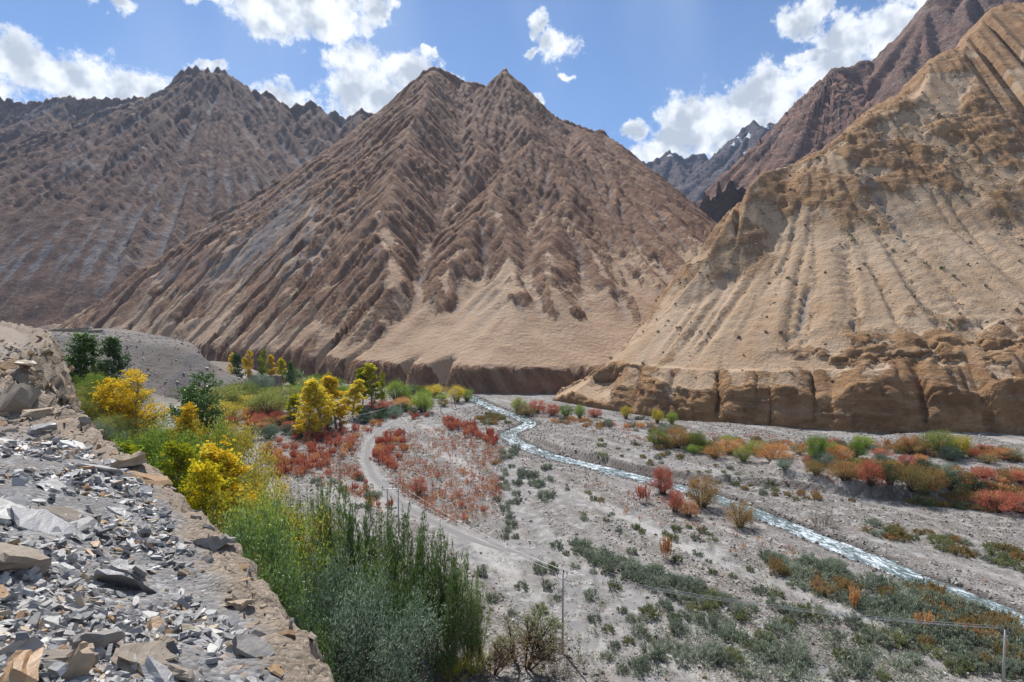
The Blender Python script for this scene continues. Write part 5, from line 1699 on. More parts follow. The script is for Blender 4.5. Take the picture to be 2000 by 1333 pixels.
scatter('grey_tuft', ['tuft', 'tuft', 'tuft', 'green_tuft'], [(1240, 1190), (1480, 1150), (1640, 1200), (1800, 1260), (1960, 1333), (1240, 1333)], 66, (0.6, 1.3), (1.2, 3.0), 'on the stony flat near the lower wires', 'bush', 'grey tufts under the wires', 1.0)
scatter('grey_tuft', ['tuft', 'green_tuft'], [(1080, 930), (1250, 990), (1420, 1050), (1560, 1100), (1480, 1150), (1280, 1110), (1130, 1050), (1080, 990)], 28, (0.4, 1.0), (0.8, 1.8), 'on the gravel between stream and dry channel', 'bush', 'grey tufts on the near bank', 1.2)
scatter('rust_tuft', ['rust_tuft', 'rust_grass', 'tuft'], [(1780, 1150), (1900, 1165), (2000, 1215), (2000, 1260), (1900, 1225), (1800, 1180)], 34, (0.9, 1.6), (1.8, 3.2), 'lining the lower river', 'bush', 'tawny shrubs lining the lower river', 0.9)
scatter('green_tuft', ['green_tuft', 'rust_tuft', 'tuft'], [(1680, 1020), (1830, 1045), (2000, 1080), (2000, 1120), (1850, 1080), (1700, 1045)], 34, (0.6, 1.3), (1.4, 3.2), 'on the gravel beyond the rapids', 'bush', 'green tufts beyond the rapids', 1.0)
scatter('green_tuft', ['green_tuft', 'tuft', 'rust_tuft'], [(1060, 845), (1260, 870), (1400, 910), (1700, 985), (1500, 975), (1300, 920), (1120, 880)], 50, (0.4, 1.0), (0.9, 2.2), 'on the raised gravel across the stream', 'bush', 'green tufts across the stream', 1.2)
scatter('grey_tuft', ['tuft'], [(600, 940), (720, 930), (760, 990), (700, 1000), (640, 965)], 12, (0.6, 1.2), (1.2, 2.6), 'by the twin-legged power pole', 'bush', 'grey tufts behind the thicket', 1.0)

# ================================================================== STONES
def slab(r, n=6, thick=0.3, elong=1.5):
    """angular slate slab: two jittered rings"""
    a = (np.arange(n) + r.uniform(-0.33, 0.33, n)) * 2 * math.pi / n
    rad = 0.5 * r.uniform(0.72, 1.15, n)
    ring = np.stack([np.cos(a) * rad * elong ** 0.5, np.sin(a) * rad / elong ** 0.5], 1)
    t = thick * r.uniform(0.8, 1.2)
    top = ring * r.uniform(0.72, 0.98) + r.normal(size=2) * 0.05
    tilt = r.normal(size=2) * 0.16
    zb = -t * 0.55 + r.normal(size=n) * 0.025
    zt = t * 0.45 + top @ tilt + r.normal(size=n) * 0.02
    return np.concatenate([np.column_stack([ring, zb]), np.column_stack([top, zt])])


def slab_faces(n=6):
    loops, starts = [], []
    starts.append(0)
    loops += list(range(n))[::-1]
    starts.append(len(loops))
    loops += [n + i for i in range(n)]
    for i in range(n):
        starts.append(len(loops))
        j = (i + 1) % n
        loops += [i, j, n + j, n + i]
    return np.array(loops), np.array(starts)


def octa(r):
    V = np.array([(1, 0, 0), (-1, 0, 0), (0, 1, 0), (0, -1, 0), (0, 0, 0.75), (0, 0, -0.75)], float) * 0.5
    V = V * r.uniform(0.65, 1.2, (6, 1)) + r.normal(size=(6, 3)) * 0.06
    return V


OCT_F = np.array([(0, 2, 4), (2, 1, 4), (1, 3, 4), (3, 0, 4), (2, 0, 5), (1, 2, 5), (3, 1, 5), (0, 3, 5)])


def frames(r, N, tilt):
    """random rotation matrices whose z follows normals N with some tilt"""
    n = len(N)
    Zx = unit(N + r.normal(size=(n, 3)) * tilt)
    Xx = unit(np.cross(r.normal(size=(n, 3)), Zx))
    Yx = np.cross(Zx, Xx)
    return np.stack([Xx, Yx, Zx], -1)


def stones_mesh(name, P, Rm, S, variants, loops, starts, tone, mat, smooth=False):
    r = np.random.default_rng(len(P))
    k = r.integers(0, len(variants), len(P))
    B = np.stack(variants)[k]                       # n, nv, 3
    V = np.einsum('nij,nvj->nvi', Rm, B * S[:, None, None]) + P[:, None, :]
    nv, nl = B.shape[1], len(loops)
    n = len(P)
    Lp = (loops[None] + (np.arange(n) * nv)[:, None]).ravel()
    St = (starts[None] + (np.arange(n) * nl)[:, None]).ravel()
    me = raw_mesh(name, V.reshape(-1, 3), Lp, St, smooth)
    set_attr(me, 'tone', np.repeat(tone, nv))
    me.materials.append(mat)
    return me


def stone_mat(name, ramp, rough=0.62, spec=0.4, bump=0.02):
    m, nt, out = new_mat(name)
    oi = nt.node('ShaderNodeObjectInfo')
    t = nt.math('FRACT', nt.math('ADD', nt.attr('tone'), oi.outputs['Random']))
    cr = nt.node('ShaderNodeValToRGB', {0: t})
    el_ = cr.color_ramp.elements
    cr.color_ramp.interpolation = 'CONSTANT'
    el_[0].position, el_[0].color = 0, ramp[0][1]
    el_[1].position, el_[1].color = ramp[1][0], ramp[1][1]
    for pos, c in ramp[2:]:
        e = el_.new(pos)
        e.color = c
    geo = nt.node('ShaderNodeNewGeometry')
    n1 = nt.noise(geo.outputs['Position'], 7.0, 6, 0.65)
    n2 = nt.noise(nt.vmath('MULTIPLY', geo.outputs['Position'], (3, 3, 22)), 2.0, 4, 0.6)
    c = nt.mix(nt.ss(n1, 0.35, 0.7, 0, 0.5), cr.outputs[0], nt.mix(0.5, cr.outputs[0], srgb(178, 168, 152)))
    c = nt.mix(nt.ss(n2, 0.5, 0.75, 0, 0.35), c, srgb(84, 80, 78))
    bs = nt.node('ShaderNodeBsdfPrincipled', {'Base Color': c, 'Roughness': rough, 'Specular IOR Level': spec})
    bp = nt.node('ShaderNodeBump', {'Strength': 0.7, 'Distance': bump, 'Height': nt.math('ADD', n1, nt.math('MULTIPLY', n2, 0.7))})
    nt.l.new(bp.outputs[0], bs.inputs['Normal'])
    nt.l.new(bs.outputs[0], out.inputs[0])
    return m


slate_ramp = [(0, srgb(132, 132, 134)), (0.14, srgb(164, 163, 161)), (0.32, srgb(108, 108, 111)), (0.42, srgb(178, 175, 169)), (0.56, srgb(140, 138, 137)), (0.68, srgb(78, 79, 84)), (0.75, srgb(170, 152, 126)), (0.83, srgb(150, 147, 143)), (0.93, srgb(166, 130, 90))]
earth_ramp = [(0, srgb(140, 128, 114)), (0.25, srgb(122, 112, 102)), (0.45, srgb(160, 142, 120)), (0.65, srgb(132, 128, 124)), (0.85, srgb(150, 118, 84))]
gravel_ramp = [(0, srgb(130, 126, 121)), (0.2, srgb(168, 163, 156)), (0.4, srgb(98, 94, 91)), (0.6, srgb(182, 176, 168)), (0.8, srgb(128, 120, 112)), (0.93, srgb(144, 114, 92))]
brown_ramp = [(0, srgb(130, 102, 78)), (0.3, srgb(110, 86, 68)), (0.6, srgb(148, 122, 96)), (0.85, srgb(96, 78, 64))]
SLATE = stone_mat('slate_stone', slate_ramp, 0.5, 0.5)
EARTHY = stone_mat('earthy_stone', earth_ramp, 0.8, 0.2)
GRAVEL = stone_mat('gravel_stone', gravel_ramp, 0.8, 0.25)
BROWN = stone_mat('brown_stone', brown_ramp, 0.9, 0.15, 0.05)

sr = np.random.default_rng(77)
variants = [slab(sr, 6, sr.uniform(0.08, 0.30), sr.uniform(1.2, 2.6)) for _ in range(26)]
SL, SS = slab_faces(6)
HN = grid_normals(HX, HY, HZ)
HN = HN * np.sign(HN[..., 2:3])
HD = np.hypot(HX, HY)


def hill_pick(n, cond, wfun):
    w = np.where(cond, wfun, 0.0)
    area = np.abs(np.gradient(U, axis=1) * np.gradient(Vh, axis=0))
    p = (w * area).ravel()
    p /= p.sum()
    i = sr.choice(p.size, n, p=p)
    j = sr.uniform(-0.5, 0.5, (n, 2)) * np.sqrt(area.ravel()[i])[:, None]
    P = np.stack([HX.ravel()[i], HY.ravel()[i], HZ.ravel()[i]], 1)
    P[:, :2] += j
    return P, HN.reshape(-1, 3)[i], i


seen = (HD > 3.0) & (HY > 1.5) & (np.abs(HX) < 1.05 * HY + 2)
patch = fbm(HX / 2.4, HY / 2.4, octv=3)
slate_zone = seen & (bl < 0.35) & (far < 0.5) & (HD < 36)
# small chips and plates, too many to count
n = 14500
P, N, ii = hill_pick(n, slate_zone, np.clip(0.35 + 1.6 * patch, 0.05, 2) / np.maximum(HD, 4) ** 1.1)
S = (0.04 + 0.20 * sr.random(n) ** 3.0) * (0.7 + 0.045 * HD.ravel()[ii])
P = P + N * (S * 0.06)[:, None]
o = link('scree', stones_mesh('scree', P, frames(sr, N, 0.42), S, variants, SL, SS, sr.random(n), SLATE), None)
tag(o, 'loose grey slate chips covering the near slope', 'scree', kind='stuff')
# stones bedded in the earth bluff and on the slope beyond
n = 6500
P, N, ii = hill_pick(n, seen & ((bl > 0.4) | (far > 0.5)) & (HD < 75), (0.55 + 0.45 * (far > 0.5)) / np.maximum(HD, 6) ** 1.15)
S = (0.05 + 0.30 * sr.random(n) ** 3) * (0.55 + 0.03 * HD.ravel()[ii])
o = link('rubble', stones_mesh('rubble', P, frames(sr, N, 0.5), S, variants, SL, SS, sr.random(n), EARTHY), None)
tag(o, 'earthy stones bedded in the bluff below the slate slope', 'rubble', kind='stuff')

# single slabs one can pick out, children of the hillside
slab_meshes = []
for i, V in enumerate(variants):
    me = raw_mesh('slate_slab', V, SL, SS, False)
    set_attr(me, 'tone', np.full(len(V), 0.0))
    me.materials.append(SLATE)
    slab_meshes.append(me)


def put_stone(P, Rm, s, i, mat=None, name='stone', parent=None):
    o = bpy.data.objects.new(name, slab_meshes[i % len(slab_meshes)])
    M = Matrix(Rm.tolist()).to_4x4()
    o.matrix_world = Matrix.Translation(Vector(P)) @ M @ Matrix.Diagonal((*((s, s, s) if np.isscalar(s) else s), 1))
    col.objects.link(o)
    o.parent = parent if parent is not None else hill
    if mat is not None:
        o.material_slots[0].link = 'OBJECT'
        o.material_slots[0].material = mat
    return o


n = 265
P, N, ii = hill_pick(n, slate_zone, np.clip(0.3 + 1.5 * patch, 0.05, 2) / np.maximum(HD, 4) ** 1.0)
S = (0.13 + 0.22 * sr.random(n) ** 2) * (0.5 + 0.05 * HD.ravel()[ii])
RR = frames(sr, N, 0.34)
for k in range(n):
    put_stone(P[k] + N[k] * S[k] * 0.05, RR[k], S[k], k)


def hill_hit(px, py):
    """point of the hillside seen at a photo pixel"""
    d = px_dir(px, py)
    d = d / np.linalg.norm(d)
    Q = np.stack([HX, HY, HZ - CAM_Z], -1)
    along = Q @ d
    off = np.linalg.norm(Q - along[..., None] * d, axis=-1) / np.maximum(along, 0.5)
    off = np.where(along > 1, off, 9)
    c = off < 0.012
    if not c.any():
        c = off <= off.min() + 1e-6
    j = np.argmin(np.where(c, along, 1e9))
    return np.array([HX.ravel()[j], HY.ravel()[j], HZ.ravel()[j]]), HN.reshape(-1, 3)[j]


def split_slab(V, seed):
    """a slab with ledges and chipped edges"""
    bm_ = bmesh.new()
    vs_ = [bm_.verts.new(v) for v in V]
    for a_, b_ in zip(SS, list(SS[1:]) + [len(SL)]):
        bm_.faces.new([vs_[q] for q in SL[a_:b_]])
    bmesh.ops.triangulate(bm_, faces=bm_.faces[:])
    bmesh.ops.subdivide_edges(bm_, edges=bm_.edges[:], cuts=2, use_grid_fill=True)
    co = np.array([v.co[:] for v in bm_.verts])
    d_ = 0.10 * fbm(co[:, 0] * 3 + seed, co[:, 1] * 3, co[:, 2] * 9, octv=3)
    sl_ = 0.05 * np.sin(co[:, 2] * 60 + 3 * fbm(co[:, 0] * 2, co[:, 1] * 2 + seed, octv=2))
    nrm_ = unit(co * np.array([1, 1, 0.15]))
    co = co + nrm_ * (d_ + sl_ * (np.hypot(co[:, 0], co[:, 1]) > 0.25))[:, None]
    co[:, 2] += 0.06 * fbm(co[:, 0] * 4, co[:, 1] * 4 + seed, octv=3)
    for v, c in zip(bm_.verts, co):
        v.co = c
    me_ = bpy.data.meshes.new('slate_slab')
    bm_.to_mesh(me_)
    bm_.free()
    set_attr(me_, 'tone', np.zeros(len(co)))
    me_.materials.append(SLATE)
    return me_


# (px, py, length px, width px, thickness px, material, tilt)
for k, (px, py, lpx, wpx, tpx, mt, tl) in enumerate([
    (85, 1008, 95, 46, 14, SLATE, 0.1), (25, 1000, 60, 34, 16, SLATE, 0.2), (20, 1075, 90, 60, 34, EARTHY, 0.25), (30, 965, 60, 40, 18, SLATE, 0.2),
    (140, 1005, 90, 40, 16, EARTHY, 0.1), (150, 1025, 60, 36, 14, SLATE, 0.1), (205, 905, 80, 34, 16, SLATE, 0.15), (300, 930, 90, 30, 14, EARTHY, 0.15), (240, 890, 60, 40, 26, EARTHY, 0.4),
    (112, 945, 42, 34, 20, SLATE, 0.2), (250, 1128, 88, 46, 22, SLATE, 0.25), (245, 990, 44, 20, 10, SLATE, 0.2), (155, 1175, 60, 26, 8, SLATE, 0.1), (240, 1100, 40, 26, 12, SLATE, 0.2),
    (420, 1050, 80, 40, 34, EARTHY, 0.3), (480, 1170, 50, 22, 18, EARTHY, 0.2), (500, 1260, 80, 36, 30, EARTHY, 0.3), (270, 1290, 90, 56, 40, EARTHY, 0.3), (180, 1250, 70, 40, 30, EARTHY, 0.4),
    (100, 1280, 110, 40, 40, EARTHY, 0.35), (150, 1310, 60, 50, 40, EARTHY, 0.4), (40, 1260, 60, 40, 30, SLATE, 0.3), (20, 1310, 70, 50, 40, SLATE, 0.3), (340, 1315, 60, 34, 26, EARTHY, 0.2), (320, 1325, 80, 34, 18, SLATE, 0.2),
    (185, 1155, 30, 22, 14, EARTHY, 0.3), (30, 775, 66, 40, 40, EARTHY, 0.1), (55, 800, 44, 26, 14, EARTHY, 0.1), (80, 825, 40, 20, 12, SLATE, 0.1), (20, 850, 50, 24, 14, SLATE, 0.2), (150, 860, 46, 20, 12, SLATE, 0.2),
    (20, 700, 40, 18, 10, EARTHY, 0.1), (60, 720, 30, 14, 10, SLATE, 0.1),
]):
    p, nn = hill_hit(px, py)
    dd = np.linalg.norm(p - np.array([0, 0, CAM_Z])) / F_PX
    Rm = frames(sr, nn[None], tl)[0]
    # long side roughly across the view
    zx = Rm[:, 2]
    xx = unit(np.array([1.0, 0.15, -0.35]) - zx * (np.array([1.0, 0.15, -0.35]) @ zx))
    Rm = np.stack([xx, np.cross(zx, xx), zx], -1)
    j = k % len(variants)
    ex = np.ptp(variants[j], axis=0)
    st = put_stone(p + nn * tpx * dd * 0.1, Rm, (lpx * dd / ex[0], 1.4 * wpx * dd / ex[1], 0.8 * tpx * dd / ex[2]), j, mt)
    st.data = split_slab(variants[j], k)
    st.material_slots[0].link = 'OBJECT'
    st.material_slots[0].material = mt

# gravel of the river bed, boulders, slope debris: uncountable
octs = [octa(sr) for _ in range(30)]
OL, OS = OCT_F.ravel(), np.arange(8) * 3
n = 80000
gx = sr.uniform(-75, 110, n)
gy = 40 + 150 * sr.random(n) ** 1.6
z_, drw_, dtr_, dw_, st_, left_, dpl_ = zfloor_full(gx[None], gy[None])
keepf = ((drw_ > -0.2) & (dtr_ > 1.5) & (left_ < 20) & (np.abs(gx) < 1.0 * gy + 5) & ((st_ > -0.12) | (sr.random(n)[None] < 0.15)) & ((dw_ > 1.6) | (sr.random(n)[None] < 0.12)))[0]
gx, gy, z_ = gx[keepf][:28000], gy[keepf][:28000], z_[0][keepf][:28000]
n = len(gx)
S = 0.10 + 0.42 * sr.random(n) ** 3.5 + 0.0014 * gy
P = np.stack([gx, gy, z_ + S * 0.12], 1)
o = link('gravel', stones_mesh('gravel', P, frames(sr, np.tile([0, 0, 1.0], (n, 1)), 0.4), S, octs, OL, OS, sr.random(n), GRAVEL), None)
tag(o, 'grey stones strewn over the river flats', 'gravel', kind='stuff')
# dark wet stones lining the stream
ridx = sr.integers(5, len(river_c) - 1, 2600)
off = sr.normal(size=(2600, 2)) * 0.4
side = sr.choice([-1, 1], 2600)
Tn_ = unit(np.gradient(river_c, axis=0))
rp = river_c[ridx] + np.stack([Tn_[ridx, 1], -Tn_[ridx, 0]], 1) * (side * (river_w[ridx] + sr.uniform(-0.5, 1.6, 2600)))[:, None] + off
zz = zfloor_full(rp[None, :, 0], rp[None, :, 1])[0][0]
S = 0.15 + 0.55 * sr.random(2600) ** 3
o = link('river_stones', stones_mesh('river_stones', np.column_stack([rp, zz + 0.1 * S]), frames(sr, np.tile([0, 0, 1.0], (2600, 1)), 0.3), S, octs, OL, OS, sr.random(2600), stone_mat('wet_stone', [(0, srgb(78, 72, 66)), (0.4, srgb(104, 98, 92)), (0.7, srgb(64, 58, 54)), (0.9, srgb(120, 104, 90))], 0.45, 0.5)), None)
tag(o, 'dark wet stones along both edges of the stream', 'gravel', kind='stuff')


def slope_debris(name, label, X_, Y_, Z_, n, smin_, smax_, mat, wfun):
    p = np.clip(wfun, 0, None).ravel().astype(float)
    p /= p.sum()
    i = sr.choice(p.size, n, p=p)
    N_ = grid_normals(X_, Y_, Z_).reshape(-1, 3)[i]
    N_ = N_ * np.sign(N_[:, 2:3])
    S_ = smin_ + (smax_ - smin_) * sr.random(n) ** 3.5
    P_ = np.stack([X_.ravel()[i], Y_.ravel()[i], Z_.ravel()[i]], 1) + sr.normal(size=(n, 3)) * np.array([0.3, 0.3, 0.0])
    o_ = link(name, stones_mesh(name, P_, frames(sr, N_, 0.4), S_, octs, OL, OS, sr.random(n), mat), None)
    tag(o_, label, 'rubble', kind='stuff')


tzz, tx0, ty0, tcell = TERR
TX, TY = np.meshgrid(tx0 + np.arange(tzz.shape[1]) * tcell, ty0 + np.arange(tzz.shape[0]) * tcell)
slope_debris('terrace_rubble', 'grey stones littering the slope of the gravel terrace', TX, TY, tzz, 5000, 0.25, 1.5, GRAVEL, (tzz > 0) * (TY < 262) * 1.0)
gx_, gy_, gz_ = NEAR_G
slope_debris('slope_rubble', 'brown stones littering the slope across the river', gx_, gy_, gz_, 9000, 0.25, 1.7, BROWN, np.where((gz_ > 6) & (gy_ < 330), 0.3 + rockm * 1.0, 0) * np.gradient(VV, axis=0))

# ================================================================== POLES, WIRES, WALLS
def simple_mat(name, c1, c2, rough=0.6, metal=0.0, scale=6.0):
    m, nt, out = new_mat(name)
    tcn = nt.node('ShaderNodeTexCoord')
    n = nt.noise(tcn.outputs['Object'], scale, 5, 0.65)
    bs = nt.node('ShaderNodeBsdfPrincipled', {'Base Color': nt.mix(n, c1, c2), 'Roughness': rough, 'Metallic': metal})
    bp = nt.node('ShaderNodeBump', {'Strength': 0.4, 'Distance': 0.01, 'Height': n})
    nt.l.new(bp.outputs[0], bs.inputs['Normal'])
    nt.l.new(bs.outputs[0], out.inputs[0])
    return m


STEEL = simple_mat('galvanised_steel', srgb(150, 150, 148), srgb(178, 178, 176), 0.5, 0.3)
CERAM = simple_mat('brown_ceramic', srgb(40, 28, 24), srgb(62, 44, 36), 0.3)
WIREM = simple_mat('aluminium_wire', srgb(170, 170, 170), srgb(190, 190, 190), 0.45, 0.5)


def tube_mesh(name, pts, radii, sides, mat):
    pts = np.asarray(pts, float)
    A = pts[None]
    T = unit(np.gradient(A, axis=1))
    ref = np.where(np.abs(T[..., 2:3]) > 0.9, np.array([1.0, 0, 0]), np.array([0, 0, 1.0]))
    B = unit(np.cross(T, ref))
    C = np.cross(T, B)
    ang = np.arange(sides) * 2 * math.pi / sides
    rad = np.asarray(radii, float)[None, :, None, None]
    V = (A[:, :, None, :] + rad * (np.cos(ang)[None, None, :, None] * B[:, :, None] + np.sin(ang)[None, None, :, None] * C[:, :, None])).reshape(-1, 3)
    K = len(pts)
    idx = np.arange(K * sides).reshape(K, sides)
    q = np.stack([idx[:-1], np.roll(idx, -1, 1)[:-1], np.roll(idx, -1, 1)[1:], idx[1:]], -1).reshape(-1, 4)
    loops = list(q.ravel())
    starts = list(np.arange(len(q)) * 4)
    for ring in (idx[0][::-1], idx[-1]):
        starts.append(len(loops))
        loops += list(ring)
    me = raw_mesh(name, V, np.array(loops), np.array(starts), True)
    me.materials.append(mat)
    return me


def insulator_mesh():
    prof = [(0.015, 0), (0.015, 0.10), (0.05, 0.11), (0.085, 0.13), (0.06, 0.17), (0.05, 0.18), (0.075, 0.21), (0.05, 0.25), (0.035, 0.27), (0.045, 0.30), (0.03, 0.33), (0.005, 0.34)]
    return tube_mesh('insulator', [(0, 0, z) for _, z in prof], [r for r, _ in prof], 10, CERAM)


INS = insulator_mesh()
wire_ends = {}


def pole(key, px, base_py, top_py, label, twin=0.0, arm=True, group=None):
    b = ground_hit(px, base_py)
    h = at(px, top_py, b[1])[2] - b[2] - 0.3
    root = bpy.data.objects.new('power_pole', None)
    root.location = b
    col.objects.link(root)
    tag(root, label, 'power pole', group)
    xs_ = [0.0] if not twin else [-twin / 2, twin / 2]
    for x in xs_:
        link('post', tube_mesh('post', [(x, 0, -0.4), (x, 0, h * 0.45), (x, 0, h * 0.46), (x, 0, h)], [0.11, 0.10, 0.085, 0.07], 10, STEEL), None, root)
    if twin:
        wdt = twin / 2 + 0.75
        link('crossarm', tube_mesh('crossarm', [(-wdt, 0, h - 0.12), (-wdt * 0.5, 0, h - 0.12), (wdt * 0.5, 0, h - 0.12), (wdt, 0, h - 0.12)], [0.06] * 4, 4, STEEL), None, root)
        spots = [(-wdt + 0.1, 0, h - 0.06), (0, 0, h - 0.06), (wdt - 0.1, 0, h - 0.06)]
    else:
        link('bracket', tube_mesh('bracket', [(-0.5, 0, h - 0.18), (-0.42, 0, h - 0.42), (-0.1, 0, h - 0.55), (0.1, 0, h - 0.55), (0.30, 0, h - 0.45), (0.36, 0, h - 0.18)], [0.03] * 6, 6, STEEL), None, root)
        spots = [(-0.5, 0, h - 0.2), (0.05, 0, h - 0.02), (0.36, 0, h - 0.2)]
    for s in spots:
        link('insulator', INS, None, root, s)
    wire_ends[key] = [Vector(b) + Vector(s) + Vector((0, 0, 0.33)) for s in spots]
    return root


pole('A', 1099, 1276, 1114, 'tall grey steel power pole with dark insulators beside the half dry tamarisk')
pole('B', 1959, 1345, 1224, 'grey steel power pole among grey tufts near the lower river')
pole('C', 768, 1046, 950, 'twin-legged steel power pole with crossarm standing behind the willow thicket', twin=1.5)
pole('D', 664, 952, 876, 'slender power pole between the red patch and the willow thicket')
pole('E', 688, 851, 812, 'thin power pole at the outer edge of the curving track by the grove')
pole('G', 783, 818, 786, 'thin power pole beside the thorn shrubs where the track straightens')
pole('H', 861, 806, 768, 'thin power pole near the round green willow by the track')
pole('I', 886, 797, 760, 'small twin-legged power pole at the yellow-green willow by the river', twin=1.2)


def wire(a, b, label, sag=0.02):
    n = 18
    L = (b - a).length
    pts = [tuple(a.lerp(b, i / (n - 1)) - Vector((0, 0, sag * L * 4 * (i / (n - 1)) * (1 - i / (n - 1))))) for i in range(n)]
    o = link('power_line', tube_mesh('power_line', pts, [0.016] * n, 4, WIREM), None)
    tag(o, label, 'wire', 'power lines between the poles')


for k1, k2, lab in [('A', 'B', 'thin wire strung from the tall pole to the lower river pole'), ('C', 'A', 'thin wire strung over the willow thicket from the twin-legged pole to the tall pole'), ('D', 'C', 'thin wire strung from the slender pole to the twin-legged pole'), ('E', 'D', 'thin wire strung over the red shrubs to the slender pole'), ('G', 'E', 'thin wire strung along the track past the golden grove')]:
    for i in range(3):
        wire(wire_ends[k1][i], wire_ends[k2][i], ('outer ' if i == 0 else 'middle ' if i == 1 else 'inner ') + lab)

WALLM = rock_material('dry_stone', srgb(156, 144, 128), srgb(140, 128, 114), srgb(118, 104, 90), srgb(92, 80, 70), srgb(140, 134, 126), 0.12, 1.0, 0.6)
WHITEW = simple_mat('weathered_whitewash', srgb(176, 170, 160), srgb(206, 202, 196), 0.9, 0, 2.0)


def rough_box(name, cx, cy, cz, L, T, H, rot, mat, seed=0, ruin=0.25, seg=14):
    """a dry-stone wall: subdivided box with a broken top"""
    r = np.random.default_rng(seed)
    V, F = [], []
    ns, nt_ = seg, 4
    ring = [(-T / 2, 0), (-T / 2, H * 0.5), (-T / 2 * 0.9, H), (T / 2 * 0.9, H), (T / 2, H * 0.5), (T / 2, 0)]
    for i in range(ns + 1):
        s = i / ns
        top = 1 - ruin * (0.5 + 0.5 * math.sin(s * 9 + seed)) * r.random()
        for (y, z) in ring:
            V.append(((s - 0.5) * L + r.normal() * 0.05, y + r.normal() * 0.05, z * top + r.normal() * 0.03 - (0.4 if z == 0 else 0)))
    m_ = len(ring)
    for i in range(ns):
        for k in range(m_):
            F.append((i * m_ + k, i * m_ + (k + 1) % m_, (i + 1) * m_ + (k + 1) % m_, (i + 1) * m_ + k))
    F.append(tuple(range(m_))[::-1])
    F.append(tuple(ns * m_ + k for k in range(m_)))
    me = bpy.data.meshes.new(name)
    me.from_pydata(V, [], F)
    me.materials.append(mat)
    for at_n in ('rock', 'grey'):
        set_attr(me, at_n, np.full(len(V), 0.4))
    o = link(name, me, None, None, (cx, cy, cz))
    o.rotation_euler = (0, 0, rot)
    return o


def terr_z(x, y):
    return float(bilin(tzz, tx0, ty0, tcell, np.array([x]), np.array([y]))[0])


b = at(512, 735, 238)
zb = zf(b[0], b[1])
tag(rough_box('stone_wall', b[0], b[1], zb, 11, 0.7, max(1.5, at(512, 733, b[1])[2] - zb), R(-8), WALLM, 3), 'ruined dry stone wall beside the green field under the far golden grove', 'wall')
b2 = at(541, 737, 234)
zb2 = zf(b2[0], b2[1])
tag(rough_box('stone_hut', b2[0], b2[1], zb2, 3.2, 2.6, max(2.0, at(541, 733, b2[1])[2] - zb2), R(-8), WALLM, 5, 0.15), 'small ruined stone hut at the end of the dry stone wall', 'hut')
for px, D, L, H, T, sd, lab in [(128, 250, 10, 1.3, 1.2, 7, 'long low dark stone wall on the flat top of the gravel terrace'), (172, 252, 12, 1.2, 1.2, 8, 'pale-topped low stone wall beside the shrine on the terrace'), (160, 262, 6, 1.4, 1.0, 9, 'short stone wall behind the two long ones on the terrace')]:
    q = at(px, 655, D)
    tag(rough_box('stone_wall', q[0], q[1], terr_z(q[0], q[1]), L, T, H, R(12), WALLM, sd, 0.3), lab, 'wall')


def shrine(px, D, s, lab):
    q = at(px, 655, D)
    z0 = terr_z(q[0], q[1])
    root = bpy.data.objects.new('shrine', None)
    root.location = (q[0], q[1], z0)
    root.scale = (s, s, s)
    col.objects.link(root)
    tag(root, lab, 'shrine')
    base_ = tube_mesh('base', [(0, 0, -0.3), (0, 0, 0.9), (0, 0, 0.92), (0, 0, 1.2)], [1.15, 1.05, 0.85, 0.8], 4, WHITEW)
    dome = tube_mesh('dome', [(0, 0, 1.18), (0, 0, 1.4), (0, 0, 1.75), (0, 0, 2.05), (0, 0, 2.15)], [0.55, 0.68, 0.66, 0.42, 0.2], 12, WHITEW)
    spire = tube_mesh('spire', [(0, 0, 2.1), (0, 0, 2.5), (0, 0, 2.9)], [0.2, 0.12, 0.03], 8, WHITEW)
    for nm, me in (('base', base_), ('dome', dome), ('spire', spire)):
        link(nm, me, None, root)


shrine(178, 256, 1.05, 'pale weathered shrine standing behind the walls on the terrace')
shrine(203, 247, 0.8, 'small crumbling white shrine at the end of the terrace wall')

# shrubs clinging to the slope across the river
gxf, gyf, gzf = [a.ravel() for a in NEAR_G]
okm = (gzf > 14) & (gzf < 90) & (gyf < 270) & (gxf < 190) & (VV.ravel() > 22)
idx = np.flatnonzero(okm)
pr = np.gradient(VV, axis=0).ravel()[idx]
for j in sr.choice(idx, 46, p=pr / pr.sum()):
    plant('slope_tuft', 'tuft' if prand.random() < 0.5 else 'green_tuft', (gxf[j], gyf[j], gzf[j]), prand.uniform(0.5, 1.0), prand.uniform(0.9, 2.2), 'small dark tuft clinging to the steep scree across the river', 'bush', 'tufts on the scree slope')

